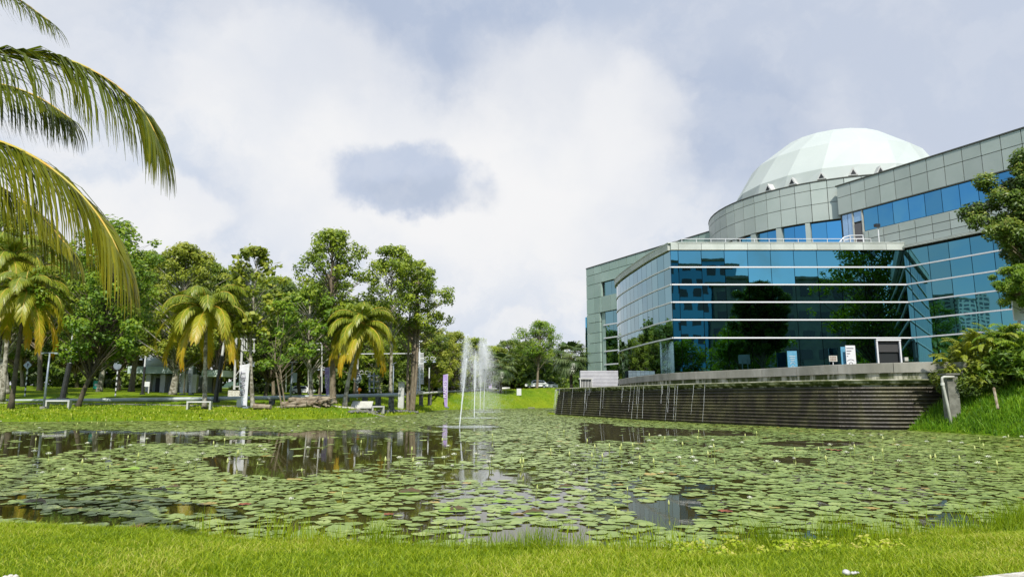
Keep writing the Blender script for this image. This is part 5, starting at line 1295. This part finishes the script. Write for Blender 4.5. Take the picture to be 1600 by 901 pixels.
ornate(713, 120, 566, 'far lamp post with white curls left of the nearest jet', .12, scale=1.3)
# feather flags
def flag(px, pxt, Y, top, w_px, m, label, s, ink, lean=0, size=.42, low=.25):
    x, y, z = place(px, Y); e = empty('feather_flag', (x, y, z), label, 'flag'); h = zat(top, Y) - z; wd = w_px * Y / F; dx = (pxt - px) * Y / F
    vs = []; n_ = 10
    for k in range(n_ + 1):
        u = k / n_; zz_ = low + (h - low) * u; xr = dx * u; xl = xr - wd * (.55 + .45 * math.sin(min(1, u * 1.3) * 1.57)) ; bow = .06 * math.sin(u * 7)
        for yy in (-.012, .012): vs += [(xl, bow + yy, zz_ - (.0 if k < n_ else .12)), (xr, yy, zz_)]
    fs = [(4 * k, 4 * k + 1, 4 * k + 5, 4 * k + 4) for k in range(n_)] + [(4 * k + 3, 4 * k + 2, 4 * k + 6, 4 * k + 7) for k in range(n_)] + [(4 * k + 2, 4 * k, 4 * k + 4, 4 * k + 6) for k in range(n_)] + [(4 * k + 1, 4 * k + 3, 4 * k + 7, 4 * k + 5) for k in range(n_)]
    cl = MB().add(vs, fs).build('cloth', m, e); MB().tube([(0, 0, 0), (dx + .03, 0, h + .05)], .035, 6).build('pole', M['bright'], e); MB().box((0, 0, .08), (.5, .5, .16)).build('base', M['grey'], e)
    text(s, size, ink, cl, (dx * .6 - wd * .5, -.13, h * .55), (math.pi / 2, -math.pi / 2, 0))
flag(386, 386, 61.3, 568, 14, M['flagw'], 'big white feather flag with dark lettering beside the tubular frame', 'PLANET', M['ink'], size=.62)
flag(285, 285, 80, 571, 8, M['flagw'], 'white feather flag with small lettering in front of the pavilion', 'PLANET', M['ink'], size=.5)
flag(298, 298, 86, 571, 6, M['flagw'], 'pale narrow flag half hidden by brown trunks', 'PLANET', M['ink'], size=.4)
flag(514, 513, 74, 573, 7, M['purple'], 'purple feather flag left of the brown trunk and palm', 'PLANET', M['inkw'], size=.42)
flag(699, 699, 100, 584, 7, M['purple'], 'purple banner flag with pale lettering on the bank left of the fountain', 'PLANETS', M['inkw'], size=.6, low=.1)
flag(768, 768, 130, 592, 6, M['purple'], 'far lilac flag right of the fountain mist', 'PLANET', M['inkw'], size=.4, low=.2)
# white tubular frame with gantry
def frame_tower():
    x, y, z = place(370, 76); s = 76 / F; e = empty('tubular_frame', (x, y, z), 'white tubular steel frame on a stone plinth behind the white flag', 'steel frame'); m_ = MB()
    MB().box((0, 0, .45), (1.5, 1.2, 1.1)).build('plinth', M['stone'], e)
    p = lambda px, py: at(px, py, 76) - Vector((x, y, z))
    for a, b, r_ in (((366, 608), (369, 530), .13), ((375, 608), (379, 530), .13)): m_.tube([p(*a), p(*b)], r_, 8)
    m_.build('post', M['white'], e); m_ = MB()
    for a, b in (((366, 590), (379, 572)), ((367, 572), (377, 571)), ((366, 604), (376, 603)), ((379, 571), (366, 556))): m_.tube([p(*a), p(*b)], .06, 6)
    m_.build('brace', M['white'], e); m_ = MB()
    for a, b in (((369, 529), (399, 530)), ((376, 547), (399, 548)), ((397, 530), (397, 551)), ((382, 530), (382, 548)), ((385.5, 530), (385.5, 548)), ((369, 529), (369, 545))): m_.tube([p(*a), p(*b)], .07, 6)
    m_.build('gantry', M['white'], e)
frame_tower()
def gantry():
    x, y, z = place(492, 84); p = lambda px, py: at(px, py, 84) - Vector((x, y, z)); e = empty('overhead_gantry', (x, y, z), 'white overhead gantry among the trees above the log pile', 'gantry'); m_ = MB()
    for a, b in (((445, 537), (505, 536)), ((463, 547), (500, 546)), ((462, 554), (480, 554)), ((470, 546), (488, 542))): m_.tube([p(*a), p(*b)], .09, 6)
    m_.build('beam', M['white'], e); m_ = MB(); 
    for px in (447, 482, 503): m_.tube([p(px, 612), p(px, 537)], .07, 6)
    m_.build('post', M['white'], e)
    MB().box(p(483, 541), (1.1, .5, .55)).build('box', M['grey'], e)
gantry()
def lattice():
    x, y, z = place(656, 88); Yl = 88; p = lambda px, py: at(px, py, Yl) - Vector((x, y, z)); e = empty('lattice_tower', (x, y, z), 'white lattice tower with gridded side panel and long overhead arm', 'steel tower'); m_ = MB()
    for px in (651, 655.5): m_.tube([p(px, 612), p(px, 549)], .13, 8)
    m_.build('post', M['bright'], e); m_ = MB()
    for py in range(552, 612, 5): m_.tube([p(651, py), p(655.5, py + 3)], .04, 5)
    m_.build('lacing', M['bright'], e); m_ = MB()
    for px in np.linspace(655.5, 661.5, 5): m_.tube([p(px, 599), p(px, 552)], .035, 5)
    for py in (552, 560, 568, 576, 584, 592, 599): m_.tube([p(655, py), p(662, py)], .06, 5)
    m_.build('grid_panel', M['bright'], e); m_ = MB()
    m_.tube([p(531, 553), p(649, 552)], .06, 6).tube([p(655.5, 549), p(655, 534)], .05, 6).tube([p(648, 534), p(660, 533)], .12, 6); m_.build('arm', M['bright'], e)
    MB().box(p(653.5, 612), (1.2, .8, .3)).build('base', M['stone'], e)
lattice()
def truss2():
    x, y, z = place(583, 80); p = lambda px, py: at(px, py, 80) - Vector((x, y, z)); e = empty('dark_frame', (x, y, z), 'grey blue steel frame half hidden right of the leaning palm', 'steel frame'); m_ = MB()
    for px in (577.5, 584): m_.tube([p(px, 612), p(px, 582)], .1, 6)
    for py in (587, 596, 606): m_.tube([p(576, py), p(592, py)], .07, 6)
    m_.build('frame', M['grey'], e)
truss2()
# pavilion with small dome
def pavilion():
    x, y, z = place(270, 100); Yp = 100; e = empty('pavilion', (x, y, z), 'low white pavilion with small half dome seen between the trunks', 'building'); w_ = lambda a, b: (b - a) * Yp / F; X = lambda px: (px - 270) * Yp / F
    hb = zat(585, Yp) - z; ht = zat(580, Yp) - z
    MB().box((X(252), 0, (hb + ht) / 2 + .35), (w_(224, 305), 5, 1.0)).build('canopy', mat('pale_green_roof', (.42, .52, .48), (.36, .45, .42), 1), e)
    prof_ = [(2.6 * math.cos(a), 2.6 * math.sin(a)) for a in np.linspace(0, 1.5, 8)]; MB().lathe((X(250), .3, ht + .6), prof_, 20).build('dome', M['dome'], e, True)
    for px in (240, 262, 280, 296, 310): MB().box((X(px), -1.5, hb / 2), (.7, .6, hb)).build('column', M['white'], e)
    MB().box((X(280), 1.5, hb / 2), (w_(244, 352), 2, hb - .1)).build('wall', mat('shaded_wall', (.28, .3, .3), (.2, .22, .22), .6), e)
    MB().box((X(340), -.5, hb + .1), (w_(318, 350), 4, .9)).build('side_roof', mat('side_roof', (.42, .5, .45), None), e)
    for px in (247, 335): MB().box((X(px), .45, hb * .42), (1.4, .15, hb * .8)).build('doorway', M['dark'], e)
pavilion()
# little things between the trunks
a = place(150, 86); e = empty('bin', a, 'teal green bin with white label between the trunks', 'bin'); MB().box((0, 0, .75), (.62, .5, .9)).build('body', M['teal'], e); MB().box((0, 0, 1.24), (.68, .56, .08)).build('lid', M['teal'], e); MB().box((0, -.27, .8), (.3, .02, .25)).build('sticker', M['bright'], e); MB().tube([(0, 0, 0), (0, 0, .4)], .06).build('post', M['grey'], e)
a = place(230, 84); e = empty('info_board', a, 'small white information board left of the pavilion column', 'sign'); MB().box((-.2, 0, 1.1), (.75, .06, .6)).build('board', M['bright'], e); MB().box((.1, .03, .5), (.12, .08, 1.0)).build('post', M['white'], e)
a = place(561, 76); e = empty('orange_beacon', a, 'small orange round marker by the ringed sign', 'marker'); MB().lathe((0, 0, .95), [(.05, -.2), (.22, -.1), (.24, .05), (.1, .22)], 10).tube([(0, 0, 0), (0, 0, .8)], .05).build('marker', M['orange'], e)
a = place(710, 118); e = empty('small_signboard', a, 'small white sign on a post left of the nearest jet', 'sign'); MB().box((0, 0, 1.6), (.65, .05, .4)).build('board', M['white'], e); MB().tube([(0.1, .05, 0), (.1, .05, 1.5)], .04).build('post', M['white'], e)
a = place(687, 113); e = empty('picnic_seat', a, 'pale slatted seat left of the purple banner on the bank', 'seat'); MB().box((0, 0, .45), (.7, .6, .08)).box((0, .28, .85), (.7, .06, .7)).build('seat', M['offwhite'], e); MB().box((-.3, 0, .2), (.07, .5, .42)).box((.3, 0, .2), (.07, .5, .42)).build('leg', M['offwhite'], e)
a = place(811, 119); e = empty('signboard', a, 'plain white square board on the crest left of the parked cars', 'sign'); MB().box((0, 0, .65), (.78, .1, 1.15)).build('board', M['bright'], e); MB().box((0, .1, .2), (.1, .1, .5)).build('post', M['grey'], e)
a = place(830, 113.5); e = empty('small_ledge', (a[0], a[1], a[2]), 'small grey slab sticking out of the grass bank', 'slab'); MB().box((0, -.2, .12), (1.1, .8, .14)).build('slab', M['conc'], e)
# cars behind the crest
def car(px, Y, L, label, m, rz=0, h=1.5, sunk=0):
    x, y, z = place(px, Y); e = empty('parked_car', (x, y, z - sunk), label, 'car', rz=rz); w_ = 1.75; B_ = [(-L / 2, .35), (-L / 2, .85), (-L * .40, .95), (-L * .27, .98), (L * .30, .98), (L / 2 - .1, .82), (L / 2, .6), (L / 2, .35)]
    Cb = [(-L * .42, .96), (-L * .30, h - .06), (-L * .1, h), (L * .12, h - .03), (L * .30, .96)]
    def ext(P, wd, wt=None):
        m_ = MB(); n_ = len(P); wt = wt or wd; top = max(p[1] for p in P); bot = min(p[1] for p in P)
        wf = lambda z_: (wd + (wt - wd) * (z_ - bot) / (top - bot)) / 2
        m_.add([(a, -wf(b), b) for a, b in P] + [(a, wf(b), b) for a, b in P], [tuple(reversed(range(n_))), tuple(range(n_, 2 * n_))] + [(i_, (i_ + 1) % n_, n_ + (i_ + 1) % n_, n_ + i_) for i_ in range(n_)]); return m_
    bd = ext(B_, w_).build('body', m, e); ext(Cb, w_ - .06, 1.3).build('cabin', m, e)
    Wn_ = [(-L * .36, 1.02), (-L * .28, h - .12), (L * .11, h - .1), (L * .24, 1.02)]; ext(Wn_, w_ - .02, 1.38).build('side_window', M['glassdk'], e)
    for sx in (-1, 1):
        for sy in (-1, 1):
            m_ = MB(); c0 = Vector((sx * L * .31, sy * .80, .33)); m_.tube([c0 - Vector((0, .1, 0)), c0 + Vector((0, .1, 0))], .33, 16); wl = m_.build('wheel', M['rubber'], e)
            MB().tube([c0 + Vector((0, sy * .1, 0)), c0 + Vector((0, sy * .12, 0))], .2, 12).build('rim', M['cars'], wl)
    for sy in (-1, 1): MB().box((L / 2 - .02, sy * .62, .72), (.08, .32, .14)).build('headlight', M['bright'], e)
car(838, 131, 4.4, 'white hatchback parked on the crest beside the silver car', M['carw'], 3.25)
car(825, 136, 4.2, 'dark red car parked behind the white one', M['carr'], 3.3, 1.55)
car(855, 134, 4.2, 'silver car parked right of the white one', M['cars'], 3.1, 1.45, .2)
car(472, 122, 4.2, 'distant white car seen between the shaded trunks', M['carw'], .1)
# curved street lamp by the cars
x, y, z = place(856, 140); e = empty('street_lamp', (x, y, z), 'curved white street lamp behind the parked cars', 'street lamp'); MB().tube([(0, 0, 0), (0, 0, 2.5), (-.5, 0, 3.1), (-1.3, 0, 3.3)], .09, 8).build('pole', M['bright'], e); MB().box((-1.4, 0, 3.27), (.6, .25, .12)).build('lamp_head', M['bright'], e)

# ------------------------------------------------------------------ litter on the near grass
def lumps(px, py, pts, label, m):
    x, y = on_z(px, py, .32); e = empty('crumpled_litter', (x, y, H(x, y) + .035), label, 'litter'); m_ = MB()
    for (a, b, r0) in pts: m_.lathe((a, b, 0), [(r0 * .4, -r0 * .5), (r0, 0), (r0 * .85, r0 * .45), (r0 * .3, r0 * .8)], 9, rot=a * 30)
    m_.v = [(a + random.uniform(-.004, .004), b + random.uniform(-.004, .004), c_ + random.uniform(-.004, .004)) for a, b, c_ in m_.v]; m_.build('lump', m, e, True)
lumps(1328, 891, [(-.03, 0, .030), (.012, -.01, .018), (.040, 0, .016), (.065, .01, .010)], 'crumpled white litter in the grass at lower right', M['white'])
lumps(19, 893, [(-.04, -.01, .022), (-.01, 0, .028), (.025, .01, .024)], 'pale brown lump in the grass at lower left', M['stone'])
bpy.context.view_layer.update()
